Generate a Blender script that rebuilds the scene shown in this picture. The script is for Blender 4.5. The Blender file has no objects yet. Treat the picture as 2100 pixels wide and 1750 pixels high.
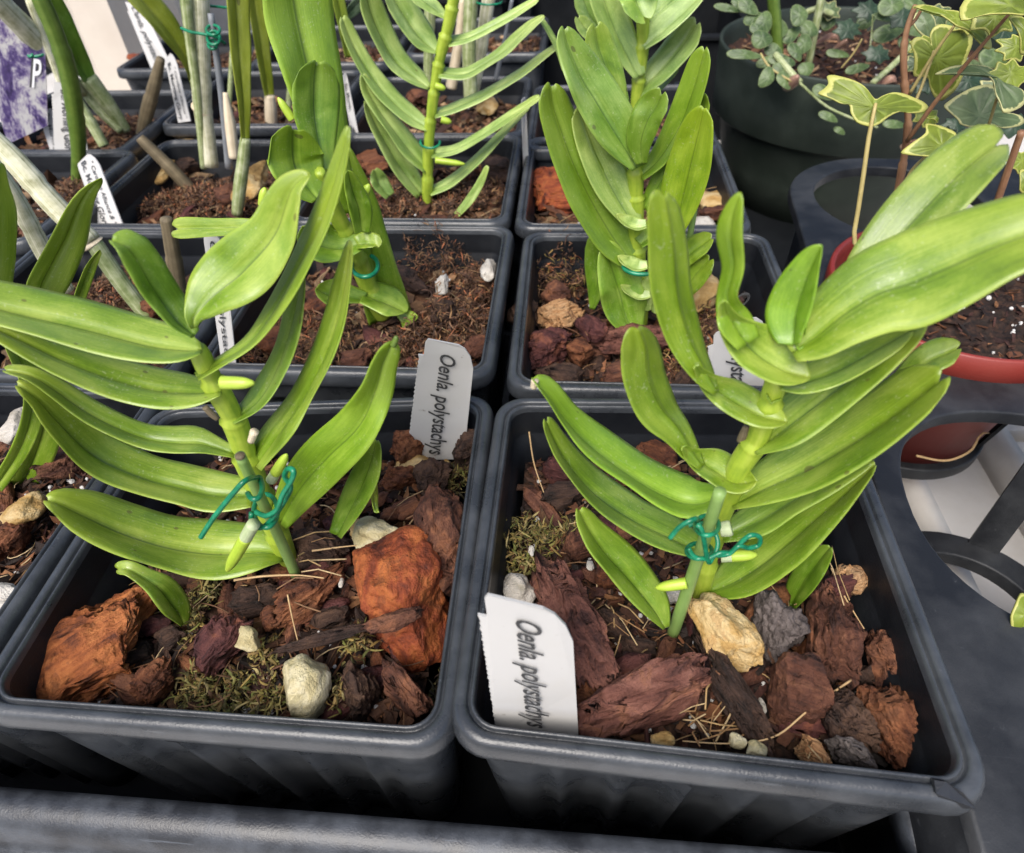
import bpy, bmesh, math, random
from mathutils import Vector, Matrix, noise
random.seed(7)
R_ = random.random
SC = bpy.context.scene
COL = SC.collection
# ---------------------------------------------------------------- camera, world, light, exposure
PITCH = 0.092            # spacing of the square pots (metres)
RIM = 0.090              # height of the pot rims above the bench
def _rx(t): return Matrix(((1,0,0),(0,math.cos(t),-math.sin(t)),(0,math.sin(t),math.cos(t))))
def _rz(t): return Matrix(((math.cos(t),-math.sin(t),0),(math.sin(t),math.cos(t),0),(0,0,1)))
CR = _rz(0.10514) @ _rx(0.78368) @ _rz(-0.04217)
CP = Vector((0.23115*PITCH, -0.47636*PITCH, 1.30445*PITCH + RIM))
FPX = 1313.88            # focal length in pixels of the 2100 x 1750 measuring frame
cam_d = bpy.data.cameras.new('camera'); cam = bpy.data.objects.new('camera', cam_d); COL.objects.link(cam)
cam.matrix_world = Matrix.Translation(CP) @ CR.to_4x4()
cam_d.sensor_width = 36.0; cam_d.lens = 36.0*FPX/2100.0
cam_d.clip_start = 0.005; cam_d.clip_end = 50
cam_d.dof.use_dof = True; cam_d.dof.focus_distance = 0.15; cam_d.dof.aperture_fstop = 26
SC.camera = cam
W = bpy.data.worlds.new('World'); SC.world = W; W.use_nodes = True
wn = W.node_tree.nodes; wl = W.node_tree.links
sky = wn.new('ShaderNodeTexSky'); sky.sky_type = 'NISHITA'; sky.sun_disc = False
SUN_EL, SUN_AZ = math.radians(54), math.radians(200)     # azimuth from +Y towards +X
sky.sun_elevation = SUN_EL; sky.sun_rotation = SUN_AZ
sky.air_density = 0.7; sky.dust_density = 2.5; sky.ozone_density = 0.4
wl.new(sky.outputs[0], wn['Background'].inputs[0]); wn['Background'].inputs[1].default_value = 0.15
sd = bpy.data.lights.new('sun', 'SUN'); sd.energy = 2.5; sd.angle = math.radians(38); sd.color = (1.0, 0.965, 0.91)
sun = bpy.data.objects.new('sun', sd); COL.objects.link(sun)
_d = Vector((math.sin(SUN_AZ)*math.cos(SUN_EL), math.cos(SUN_AZ)*math.cos(SUN_EL), math.sin(SUN_EL)))
sun.rotation_euler = _d.to_track_quat('Z', 'Y').to_euler(); sun.location = (0, 0, 2)
SC.view_settings.view_transform = 'Standard'; SC.view_settings.look = 'None'
SC.view_settings.exposure = 0.72; SC.view_settings.gamma = 1.0; SC.view_settings.use_curve_mapping = False

# ---------------------------------------------------------------- pixel rays (directions only; distance comes from plane or thing)
def ray(x, y): return CR @ Vector(((x-1050)/FPX, -(y-875)/FPX, -1.0))
def atz(x, y, z):
    d = ray(x, y); return CP + d*((RIM+z-CP.z)/d.z)          # z measured from the rims
def aty(x, y, Y):
    d = ray(x, y); return CP + d*((Y-CP.y)/d.y)
def hit(x, y, p, n):
    d = ray(x, y); k = d.dot(n)
    if abs(k) < 1e-6: k = 1e-6
    return CP + d*((p-CP).dot(n)/k)
def mmpx(p): return (CR.transposed() @ (p-CP)).z * -1.0 / FPX  # metres per pixel at point p

# ---------------------------------------------------------------- object helpers
def tag(o, label=None, cat=None, group=None, kind=None):
    if label: o['label'] = label
    if cat: o['category'] = cat
    if group: o['group'] = group
    if kind: o['kind'] = kind
    return o
def empty(name, loc, label=None, cat=None, group=None):
    o = bpy.data.objects.new(name, None); COL.objects.link(o); o.location = loc; o.empty_display_size = 0.01
    return tag(o, label, cat, group)
def mesh_obj(name, verts, faces, mat, parent=None, smooth=True, uvs=None, origin=None, cols=None):
    off = Vector((0, 0, 0))
    if parent is not None:
        q = parent
        while q is not None:
            off = off + q.location; q = q.parent
    org = Vector(origin) if origin is not None else Vector((0, 0, 0))
    me = bpy.data.meshes.new(name)
    me.from_pydata([tuple(Vector(v)-off-(org if parent is None else Vector((0,0,0)))) for v in verts], [], faces)
    if uvs is not None:
        ul = me.uv_layers.new(name='UVMap')
        for lp in me.loops: ul.data[lp.index].uv = uvs[lp.vertex_index]
    if cols is not None:
        ca = me.color_attributes.new('tint', 'FLOAT_COLOR', 'POINT')
        for i, c in enumerate(cols): ca.data[i].color = (c[0], c[1], c[2], 1)
    if smooth:
        me.polygons.foreach_set('use_smooth', [True]*len(me.polygons))
    me.materials.append(mat); me.update()
    o = bpy.data.objects.new(name, me); COL.objects.link(o)
    if parent is not None: o.parent = parent
    elif origin is not None: o.location = org
    return o
def spline(pts, n, closed=False):
    """Catmull-Rom through tuples, n samples"""
    P = [Vector(p) if len(p) <= 4 else None for p in pts]
    k = len(pts); out = []
    # arc-length parameter
    L = [0.0]
    for i in range(1, k):
        L.append(L[-1] + max(1e-6, math.sqrt(sum((pts[i][c]-pts[i-1][c])**2 for c in range(min(2, len(pts[0])))) if len(pts[0]) == 3 and abs(pts[0][0]) > 2 else sum((a-b)**2 for a, b in zip(pts[i], pts[i-1])))))
    for s in range(n):
        t = L[-1]*s/(n-1); i = 0
        while i < k-2 and t > L[i+1]: i += 1
        f = (t-L[i])/(L[i+1]-L[i])
        p0 = pts[max(0, i-1)]; p1 = pts[i]; p2 = pts[i+1]; p3 = pts[min(k-1, i+2)]
        out.append(tuple(0.5*((2*b)+(-a+c)*f+(2*a-5*b+4*c-d)*f*f+(-a+3*b-3*c+d)*f**3) for a, b, c, d in zip(p0, p1, p2, p3)))
    return out
def tube_geo(path, radii, sides=10, cap=True, phase=0.0):
    """path: Vectors; returns verts, faces, uvs"""
    V = []; Fc = []; U = []; n = len(path); up = None; ln = 0.0
    for i, p in enumerate(path):
        t = (path[min(n-1, i+1)]-path[max(0, i-1)])
        t = t.normalized() if t.length > 1e-9 else Vector((0, 0, 1))
        if up is None:
            up = Vector((0, 1, 0)) if abs(t.y) < .9 else Vector((1, 0, 0))
        up = (up - t*up.dot(t)).normalized(); b = t.cross(up)
        if i: ln += (p-path[i-1]).length
        for s in range(sides):
            a = 2*math.pi*s/sides+phase
            V.append(p + (up*math.cos(a)+b*math.sin(a))*radii[i]); U.append((s/sides, ln*20))
    for i in range(n-1):
        for s in range(sides):
            s2 = (s+1) % sides
            Fc.append((i*sides+s, i*sides+s2, (i+1)*sides+s2, (i+1)*sides+s))
    if cap:
        Fc.append(tuple(range(sides-1, -1, -1))); Fc.append(tuple((n-1)*sides+s for s in range(sides)))
    return V, Fc, U
class Acc:
    """collects geometry for one mesh"""
    def __init__(s): s.v = []; s.f = []; s.u = []; s.c = []
    def add(s, v, f, u=None, c=None):
        o = len(s.v); s.v += list(v); s.f += [tuple(i+o for i in q) for q in f]
        s.u += list(u) if u else [(0, 0)]*len(v)
        s.c += [c]*len(v) if c else [(1, 1, 1)]*len(v)
    def obj(s, name, mat, parent=None, smooth=True, origin=None): return mesh_obj(name, s.v, s.f, mat, parent, smooth, s.u, origin, s.c)

# ---------------------------------------------------------------- materials
def newmat(name):
    m = bpy.data.materials.new(name); m.use_nodes = True
    nt = m.node_tree; b = nt.nodes['Principled BSDF']
    return m, nt, b
def N(nt, t, **kw):
    n = nt.nodes.new(t)
    for k, v in kw.items(): setattr(n, k, v)
    return n
def noise_n(nt, vec, scale, detail=4, rough=.55, dist=0.0):
    n = N(nt, 'ShaderNodeTexNoise'); n.inputs['Scale'].default_value = scale; n.inputs['Detail'].default_value = detail
    n.inputs['Roughness'].default_value = rough; n.inputs['Distortion'].default_value = dist
    if vec is not None: nt.links.new(vec, n.inputs['Vector'])
    return n
def ramp(nt, fac, stops):
    r = N(nt, 'ShaderNodeValToRGB'); e = r.color_ramp.elements
    while len(e) < len(stops): e.new(0.5)
    for i, (p, c) in enumerate(stops):
        e[i].position = p; e[i].color = (c[0], c[1], c[2], 1) if not isinstance(c, (int, float)) else (c, c, c, 1)
    nt.links.new(fac, r.inputs[0]); return r
def mix(nt, fac, a, b, mode='MIX'):
    m = N(nt, 'ShaderNodeMix', data_type='RGBA', blend_type=mode)
    for s, v in ((0, fac), (6, a), (7, b)):
        if isinstance(v, (int, float)): m.inputs[s].default_value = v
        elif isinstance(v, tuple): m.inputs[s].default_value = (v[0], v[1], v[2], 1)
        else: nt.links.new(v, m.inputs[s])
    return m.outputs[2]
def mapping(nt, vec, scale=(1,1,1), rot=(0,0,0)):
    m = N(nt, 'ShaderNodeMapping'); m.inputs['Scale'].default_value = scale; m.inputs['Rotation'].default_value = rot
    nt.links.new(vec, m.inputs['Vector']); return m.outputs[0]
def bump(nt, b, h, strength, dist):
    n = N(nt, 'ShaderNodeBump'); n.inputs['Strength'].default_value = strength; n.inputs['Distance'].default_value = dist
    nt.links.new(h, n.inputs['Height']); nt.links.new(n.outputs[0], b.inputs['Normal']); return n
def objco(nt): return N(nt, 'ShaderNodeTexCoord').outputs['Object']
def geoco(nt): return N(nt, 'ShaderNodeNewGeometry').outputs['Position']

def N_scale(nt, s, k):
    m = N(nt, 'ShaderNodeMath', operation='MULTIPLY'); nt.links.new(s, m.inputs[0]); m.inputs[1].default_value = k; return m.outputs[0]
def plastic(name, base, dust, rough=.36, dustamt=.5, scale=60):
    m, nt, b = newmat(name); co = geoco(nt)
    n1 = noise_n(nt, co, scale, 6, .62); n2 = noise_n(nt, co, scale*9, 4, .7)
    r = ramp(nt, n1.outputs[0], [(.40, 0), (.80, 1)]); s = ramp(nt, n2.outputs[0], [(.66, 0), (.76, 1)])
    sc_ = noise_n(nt, mapping(nt, co, (scale*.5, scale*9, scale*9), (0, 0, .5)), 1.0, 3, .6); s2 = ramp(nt, sc_.outputs[0], [(.68, 0), (.73, 1)])
    f = N(nt, 'ShaderNodeMath', operation='MULTIPLY'); nt.links.new(r.outputs[0], f.inputs[0]); f.inputs[1].default_value = dustamt
    c = mix(nt, f.outputs[0], base, dust)
    f2 = N(nt, 'ShaderNodeMath', operation='MULTIPLY'); nt.links.new(s.outputs[0], f2.inputs[0]); f2.inputs[1].default_value = dustamt*.5
    c = mix(nt, f2.outputs[0], c, tuple(min(1, v*1.6) for v in dust))
    c = mix(nt, N_scale(nt, s2.outputs[0], dustamt*.45), c, tuple(min(1, v*1.5) for v in dust))
    nt.links.new(c, b.inputs['Base Color'])
    rr = ramp(nt, n1.outputs[0], [(.3, rough-.04), (.75, rough+.12)]); nt.links.new(rr.outputs[0], b.inputs['Roughness'])
    n3 = noise_n(nt, co, 2200, 3, .6); n4 = noise_n(nt, co, 90, 3, .5)
    ad = N(nt, 'ShaderNodeMath', operation='MULTIPLY_ADD'); nt.links.new(n4.outputs[0], ad.inputs[0]); ad.inputs[1].default_value = 2.5; nt.links.new(n3.outputs[0], ad.inputs[2])
    bump(nt, b, ad.outputs[0], .25, .0003)
    return m
M = {}
M['pot'] = plastic('pot_plastic', (.011, .012, .014), (.06, .064, .07), .30, .28)
M['potin'] = plastic('pot_plastic_inside', (.006, .007, .009), (.03, .033, .036), .44, .35); M['potin'].node_tree.nodes['Principled BSDF'].inputs['Specular IOR Level'].default_value = .3  # inner wall copy darkened: shade inside the pots put into the colour
M['rim'] = plastic('rim_plastic', (.026, .029, .033), (.15, .16, .17), .27, .34, 80)
M['carrier'] = plastic('carrier_plastic', (.014, .016, .020), (.16, .18, .21), .36, .45, 90)
M['tray'] = plastic('tray_plastic', (.011, .012, .014), (.12, .125, .13), .42, .38, 40)
M['tray'].node_tree.nodes['Principled BSDF'].inputs['Specular IOR Level'].default_value = .3
M['greenpot'] = plastic('dark_green_plastic', (.024, .032, .025), (.07, .085, .07), .46, .35); M['greenpot'].node_tree.nodes['Principled BSDF'].inputs['Specular IOR Level'].default_value = .22
M['redpot'] = plastic('red_plastic', (.20, .020, .013), (.30, .08, .055), .42, .25)
M['white'] = plastic('white_plastic', (.60, .58, .55), (.36, .32, .27), .45, .6, 30)
M['post'] = plastic('cream_post', (.62, .55, .46), (.42, .34, .27), .5, .6, 14)
M['greyboard'] = plastic('grey_board', (.20, .20, .20), (.34, .34, .33), .6, .5, 20)
M['darkback'] = plastic('dark_back', (.006, .007, .008), (.03, .032, .035), .6, .4, 25); M['darkback'].node_tree.nodes['Principled BSDF'].inputs['Specular IOR Level'].default_value = .12

def leafmat(name, dark, mid, lite, trans=.28, rough=.36, streak=1.0, pale=None):
    m, nt, b = newmat(name)
    uv = N(nt, 'ShaderNodeTexCoord').outputs['UV']; oi = N(nt, 'ShaderNodeObjectInfo')
    sx = N(nt, 'ShaderNodeSeparateXYZ'); nt.links.new(uv, sx.inputs[0])
    va = N(nt, 'ShaderNodeVectorMath', operation='ADD'); nt.links.new(uv, va.inputs[0])
    cm = N(nt, 'ShaderNodeCombineXYZ'); nt.links.new(oi.outputs['Random'], cm.inputs[2])
    ml = N(nt, 'ShaderNodeMath', operation='MULTIPLY'); nt.links.new(oi.outputs['Random'], ml.inputs[0]); ml.inputs[1].default_value = 37
    nt.links.new(ml.outputs[0], cm.inputs[2]); nt.links.new(cm.outputs[0], va.inputs[1])
    st = noise_n(nt, mapping(nt, va.outputs[0], (64*streak, 1.6, 1)), 1.0, 4, .6)          # fine veins along the blade
    pa = noise_n(nt, mapping(nt, va.outputs[0], (2.6, 3.4, 1)), 1.0, 4, .55, .4)            # broad patches
    fi = noise_n(nt, mapping(nt, va.outputs[0], (30, 60, 1)), 1.0, 3, .6)                   # speckle
    sc = noise_n(nt, mapping(nt, va.outputs[0], (9, 7, 1)), 1.0, 5, .72, 1.2)               # pale scuffs
    ad = N(nt, 'ShaderNodeMath', operation='MULTIPLY_ADD'); nt.links.new(st.outputs[0], ad.inputs[0]); ad.inputs[1].default_value = .30
    ad2 = N(nt, 'ShaderNodeMath', operation='MULTIPLY_ADD'); nt.links.new(pa.outputs[0], ad2.inputs[0]); ad2.inputs[1].default_value = .66
    nt.links.new(fi.outputs[0], ad2.inputs[2]); sm = N(nt, 'ShaderNodeMath', operation='MULTIPLY'); nt.links.new(fi.outputs[0], sm.inputs[0]); sm.inputs[1].default_value = .16
    nt.links.new(sm.outputs[0], ad2.inputs[2]); nt.links.new(ad2.outputs[0], ad.inputs[2])
    c = ramp(nt, ad.outputs[0], [(.36, dark), (.53, mid), (.70, lite)]).outputs[0]
    # u across: -1..1 stored as 0..1 ; darker midrib line and paler margin
    au = N(nt, 'ShaderNodeMath', operation='SUBTRACT'); nt.links.new(sx.outputs[0], au.inputs[0]); au.inputs[1].default_value = .5
    ab = N(nt, 'ShaderNodeMath', operation='ABSOLUTE'); nt.links.new(au.outputs[0], ab.inputs[0])
    mr = ramp(nt, ab.outputs[0], [(.006, 1), (.022, 0)]); c = mix(nt, N_scale(nt, mr.outputs[0], .65), c, tuple(v*.62 for v in dark))
    mg = ramp(nt, ab.outputs[0], [(.44, 0), (.498, 1)]); c = mix(nt, N_scale(nt, mg.outputs[0], .55), c, tuple(min(1, v*1.25) for v in lite))
    # warmer, yellower towards the tip
    tp = ramp(nt, sx.outputs[1], [(.62, 0), (1.0, 1)]); c = mix(nt, N_scale(nt, tp.outputs[0], .35), c, (min(1, lite[0]*1.12), lite[1]*1.0, lite[2]*.7))
    sr = ramp(nt, sc.outputs[0], [(.665, 0), (.74, 1)]); c = mix(nt, N_scale(nt, sr.outputs[0], .30), c, pale or (.52, .62, .36))
    vo = N(nt, 'ShaderNodeTexVoronoi'); vo.inputs['Scale'].default_value = 1.0; nt.links.new(mapping(nt, va.outputs[0], (3.2, 7.5, 1)), vo.inputs['Vector'])
    gate = noise_n(nt, mapping(nt, va.outputs[0], (1.5, 2.2, 1)), 1.0, 2, .5)
    lim_ = N(nt, 'ShaderNodeMath', operation='SUBTRACT'); nt.links.new(gate.outputs[0], lim_.inputs[0]); lim_.inputs[1].default_value = .50
    sp_ = N(nt, 'ShaderNodeMath', operation='SUBTRACT'); nt.links.new(lim_.outputs[0], sp_.inputs[0]); nt.links.new(vo.outputs['Distance'], sp_.inputs[1])
    spt = ramp(nt, sp_.outputs[0], [(.0, 0), (.03, 1)]); c = mix(nt, N_scale(nt, spt.outputs[0], .7), c, (.12, .11, .02))
    sl = noise_n(nt, mapping(nt, va.outputs[0], (34, 2.4, 1), (0, 0, .12)), 1.0, 5, .75, .6); slr = ramp(nt, sl.outputs[0], [(.70, 0), (.745, 1)])
    c = mix(nt, N_scale(nt, slr.outputs[0], .65), c, (.66, .70, .52))
    du = noise_n(nt, geoco(nt), 1700, 2, .5); dg = noise_n(nt, geoco(nt), 130, 3, .6)
    dm = N(nt, 'ShaderNodeMath', operation='MULTIPLY_ADD'); nt.links.new(dg.outputs[0], dm.inputs[0]); dm.inputs[1].default_value = .35; nt.links.new(du.outputs[0], dm.inputs[2])
    dr = ramp(nt, dm.outputs[0], [(.83, 0), (.90, 1)])
    c = mix(nt, 1.0, c, oi.outputs['Color'], 'MULTIPLY')
    c = mix(nt, N_scale(nt, dr.outputs[0], .3), c, (.58, .64, .40))
    nt.links.new(c, b.inputs['Base Color'])
    rr = ramp(nt, pa.outputs[0], [(.3, rough-.07), (.7, rough+.14)]); nt.links.new(rr.outputs[0], b.inputs['Roughness'])
    b.inputs['Specular IOR Level'].default_value = .6; b.inputs['Coat Weight'].default_value = .6; b.inputs['Coat Roughness'].default_value = .30
    hs = N(nt, 'ShaderNodeMath', operation='MULTIPLY_ADD'); nt.links.new(st.outputs[0], hs.inputs[0]); hs.inputs[1].default_value = 1.6; nt.links.new(fi.outputs[0], hs.inputs[2])
    bump(nt, b, hs.outputs[0], .22, .00035)
    tr = N(nt, 'ShaderNodeBsdfTranslucent'); tc = mix(nt, 1.0, c, (1.25, 1.15, .40), 'MULTIPLY'); nt.links.new(tc, tr.inputs['Color'])
    ms = N(nt, 'ShaderNodeMixShader'); ms.inputs[0].default_value = trans
    nt.links.new(b.outputs[0], ms.inputs[1]); nt.links.new(tr.outputs[0], ms.inputs[2]); nt.links.new(ms.outputs[0], nt.nodes['Material Output'].inputs[0])
    return m
M['leaf'] = leafmat('leaf_bright', (.105, .205, .012), (.215, .345, .022), (.39, .50, .075))
M['leafdull'] = leafmat('leaf_dull', (.12, .20, .038), (.22, .33, .075), (.40, .50, .17), .2, .40, 1.3)
M['leafyellow'] = leafmat('leaf_yellow', (.17, .27, .010), (.28, .40, .017), (.44, .54, .045), .3, .42)
M['leafolive'] = leafmat('leaf_olive', (.17, .22, .012), (.28, .34, .022), (.40, .46, .06), .25, .38, 1.4)
M['mottled'] = leafmat('leaf_mottled', (.07, .13, .06), (.14, .20, .11), (.36, .42, .30), .15, .5, .3)

def stemmat(name, stops, rough=.42, sc=(8, 3), bumpk=.25):
    m, nt, b = newmat(name); uv = N(nt, 'ShaderNodeTexCoord').outputs['UV']
    a = noise_n(nt, mapping(nt, uv, (sc[0], sc[1], 1)), 1.0, 5, .6); p = noise_n(nt, objco(nt), 260, 4, .6)
    ad = N(nt, 'ShaderNodeMath', operation='MULTIPLY_ADD'); nt.links.new(p.outputs[0], ad.inputs[0]); ad.inputs[1].default_value = .4; nt.links.new(N_scale(nt, a.outputs[0], .6), ad.inputs[2])
    nt.links.new(ramp(nt, ad.outputs[0], stops).outputs[0], b.inputs['Base Color']); b.inputs['Roughness'].default_value = rough
    bump(nt, b, a.outputs[0], bumpk, .0006); return m
M['stem'] = stemmat('stem_green', [(.32, (.16, .26, .02)), (.5, (.30, .40, .035)), (.68, (.42, .50, .07))])
M['root'] = stemmat('root_tip', [(.3, (.26, .40, .03)), (.6, (.42, .55, .06))], .35)
M['rootwhite'] = stemmat('root_velamen', [(.3, (.30, .38, .17)), (.6, (.44, .50, .30))], .5)
M['cane'] = stemmat('dry_cane', [(.36, (.20, .20, .09)), (.46, (.50, .49, .30)), (.58, (.76, .73, .55))], .5, (40, .2), .6)
M['canegreen'] = stemmat('green_cane', [(.36, (.10, .13, .03)), (.47, (.24, .29, .11)), (.60, (.50, .52, .32))], .45, (40, .2), .5)
M['canedark'] = stemmat('olive_cane', [(.3, (.045, .075, .012)), (.5, (.09, .15, .02)), (.7, (.16, .22, .04))], .4, (10, .4), .2)
M['stump'] = stemmat('brown_stump', [(.3, (.06, .045, .022)), (.5, (.13, .10, .055)), (.7, (.23, .18, .10))], .7, (14, .6), .5)
M['papery'] = stemmat('papery_sheath', [(.3, (.45, .36, .22)), (.6, (.68, .58, .42))], .7, (18, .4), .5)
M['stake'] = stemmat('green_stake', [(.3, (.15, .25, .055)), (.6, (.23, .35, .10))], .42, (6, 1), .2)
M['greystake'] = stemmat('grey_stake', [(.3, (.10, .11, .12)), (.6, (.20, .21, .22))], .5, (4, 1), .15)
M['redstem'] = stemmat('ivy_stem', [(.3, (.13, .06, .03)), (.5, (.24, .12, .06)), (.7, (.36, .22, .11))], .55, (4, 2), .3)
M['petiole'] = stemmat('ivy_petiole', [(.3, (.26, .20, .06)), (.6, (.42, .34, .13))], .5, (4, 2), .2)
M['fibre'] = stemmat('fibre', [(.3, (.30, .17, .07)), (.6, (.52, .36, .18))], .7, (4, 2), .1)
m, nt, b = newmat('green_wire'); n_ = noise_n(nt, geoco(nt), 500, 3)
nt.links.new(ramp(nt, n_.outputs[0], [(.35, (.003, .12, .055)), (.7, (.010, .23, .11))]).outputs[0], b.inputs['Base Color']); b.inputs['Roughness'].default_value = .28
M['wire'] = m
m, nt, b = newmat('tag_plastic'); co = geoco(nt); n_ = noise_n(nt, co, 420, 5, .7); n2 = noise_n(nt, co, 60, 4, .6)
c = mix(nt, N_scale(nt, ramp(nt, n_.outputs[0], [(.66, 0), (.72, 1)]).outputs[0], .6), (.46, .45, .43), (.16, .13, .10))
c = mix(nt, N_scale(nt, ramp(nt, n2.outputs[0], [(.5, 0), (.75, 1)]).outputs[0], .35), c, (.42, .39, .34))
nt.links.new(c, b.inputs['Base Color']); b.inputs['Roughness'].default_value = .45; bump(nt, b, n2.outputs[0], .2, .0004)
M['tag'] = m
m, nt, b = newmat('ink'); n_ = noise_n(nt, geoco(nt), 1500, 3)
nt.links.new(ramp(nt, n_.outputs[0], [(.3, (.012, .012, .012)), (.75, (.07, .07, .07))]).outputs[0], b.inputs['Base Color']); b.inputs['Roughness'].default_value = .6
M['ink'] = m

def barkmat(name, dark, main, lite, fleck, stretch=4.0, fleckamt=.5):
    m, nt, b = newmat(name); co = objco(nt); oi = N(nt, 'ShaderNodeObjectInfo')
    va = N(nt, 'ShaderNodeVectorMath', operation='ADD'); nt.links.new(co, va.inputs[0])
    cm = N(nt, 'ShaderNodeCombineXYZ'); nt.links.new(oi.outputs['Random'], cm.inputs[0]); nt.links.new(oi.outputs['Random'], cm.inputs[1]); nt.links.new(cm.outputs[0], va.inputs[1])
    g = noise_n(nt, mapping(nt, va.outputs[0], (38, 70*stretch*2, 70*stretch*2)), 1.0, 7, .66, .2)
    p = noise_n(nt, va.outputs[0], 120, 5, .6, .6); f = noise_n(nt, va.outputs[0], 900, 4, .7)
    ad = N(nt, 'ShaderNodeMath', operation='MULTIPLY_ADD'); nt.links.new(p.outputs[0], ad.inputs[0]); ad.inputs[1].default_value = .55; nt.links.new(N_scale(nt, g.outputs[0], .45), ad.inputs[2])
    c = ramp(nt, ad.outputs[0], [(.38, dark), (.48, main), (.60, lite)]).outputs[0]
    c = mix(nt, N_scale(nt, ramp(nt, p.outputs[0], [(.57, 0), (.62, 1)]).outputs[0], fleckamt), c, fleck)
    c = mix(nt, N_scale(nt, ramp(nt, f.outputs[0], [(.62, 0), (.75, 1)]).outputs[0], .35), c, tuple(v*.35 for v in dark))
    nt.links.new(c, b.inputs['Base Color']); b.inputs['Roughness'].default_value = .68; b.inputs['Specular IOR Level'].default_value = .35
    hh = N(nt, 'ShaderNodeMath', operation='MULTIPLY_ADD'); nt.links.new(g.outputs[0], hh.inputs[0]); hh.inputs[1].default_value = 1.5; nt.links.new(f.outputs[0], hh.inputs[2])
    bump(nt, b, hh.outputs[0], .8, .0012); return m
M['orange'] = barkmat('bark_orange', (.08, .022, .009), (.26, .075, .020), (.44, .155, .045), (.11, .035, .017), 4)
M['red'] = barkmat('bark_red', (.055, .012, .006), (.22, .045, .013), (.40, .12, .03), (.05, .014, .010), 1.6)
M['brown'] = barkmat('bark_brown', (.028, .010, .006), (.085, .030, .016), (.17, .070, .036), (.24, .09, .038), 5)
M['rust'] = barkmat('bark_rust', (.035, .011, .006), (.13, .042, .016), (.26, .10, .04), (.05, .02, .012), 5)
M['dark'] = barkmat('bark_dark', (.012, .007, .005), (.040, .020, .013), (.085, .045, .028), (.13, .07, .04), 7, .35)
M['pink'] = barkmat('bark_pink', (.045, .016, .012), (.125, .046, .031), (.22, .095, .066), (.27, .11, .045), 3, .35)
M['purple'] = barkmat('bark_purple', (.030, .009, .009), (.075, .022, .020), (.14, .048, .036), (.30, .10, .045), 6, .4)
M['tan'] = barkmat('wood_tan', (.20, .09, .035), (.40, .21, .09), (.56, .35, .18), (.14, .06, .03), 8, .3)
M['greybark'] = barkmat('bark_grey', (.035, .028, .026), (.10, .082, .074), (.19, .16, .145), (.06, .045, .04), 3, .4)
M['lava'] = barkmat('lava_grey', (.030, .023, .021), (.085, .068, .062), (.18, .148, .135), (.035, .026, .023), 1, .6)
M['cream'] = barkmat('stone_cream', (.32, .26, .12), (.48, .41, .22), (.64, .58, .40), (.36, .30, .11), 1, .5)
M['yellow'] = barkmat('stone_yellow', (.22, .115, .030), (.42, .26, .085), (.60, .47, .25), (.34, .16, .035), 1, .5)
M['pumice'] = barkmat('stone_pale', (.30, .27, .21), (.47, .43, .37), (.60, .57, .51), (.26, .21, .15), 1, .4)
M['perlite'] = barkmat('perlite', (.55, .53, .50), (.74, .73, .71), (.84, .83, .82), (.5, .45, .40), 1, .2)
def tintmat(name, stops, rough=.75, sc=500, bm=.5):
    """colour from noise, multiplied by the piece's own tint"""
    m, nt, b = newmat(name); co = geoco(nt); n1 = noise_n(nt, co, sc, 5, .65)
    at = N(nt, 'ShaderNodeAttribute'); at.attribute_name = 'tint'
    c = mix(nt, 1.0, ramp(nt, n1.outputs[0], stops).outputs[0], at.outputs['Color'], 'MULTIPLY')
    nt.links.new(c, b.inputs['Base Color']); b.inputs['Roughness'].default_value = rough; b.inputs['Specular IOR Level'].default_value = .35
    bump(nt, b, n1.outputs[0], bm, .0006); return m
M['mix'] = tintmat('potting_mix', [(.3, (.006, .004, .003)), (.5, (.020, .010, .006)), (.68, (.06, .028, .015))], .8, 420, .9)
M['chips'] = tintmat('small_chips', [(.3, (.45, .45, .45)), (.7, (1, 1, 1))], .75, 700, .7)
M['moss'] = tintmat('moss', [(.3, (.55, .55, .55)), (.7, (1, 1, 1))], .7, 900, .3)
# ---------------------------------------------------------------- pots
def rsq(h, r, cs=6, ss=36):
    """rounded square outline, half size h, corner radius r -> list of (x, y, side parameter or None)"""
    out = []
    for k in range(4):
        a0 = k*math.pi/2
        c, s = round(math.cos(a0)), round(math.sin(a0))
        for i in range(ss):                    # straight side, facing direction a0
            t = -1+2*(i+.0)/ss
            x, y = h, t*(h-r)
            out.append((x*c-y*s, x*s+y*c, t))
        for i in range(cs):
            a = a0 + (math.pi/2)*(i)/cs
            cx, cy = (h-r), (h-r)
            ccx, ccy = cx*c-cy*s, cx*s+cy*c
            out.append((ccx+r*math.cos(a), ccy+r*math.sin(a), None))
    return out
def ring_mesh(rings, close_last=False):
    V = []; Fc = []; n = len(rings[0])
    for rg in rings: V += rg
    for j in range(len(rings)-1):
        for i in range(n):
            k = (i+1) % n
            Fc.append((j*n+i, j*n+k, (j+1)*n+k, (j+1)*n+i))
    if close_last: Fc.append(tuple((len(rings)-1)*n+i for i in range(n)))
    return V, Fc
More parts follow.
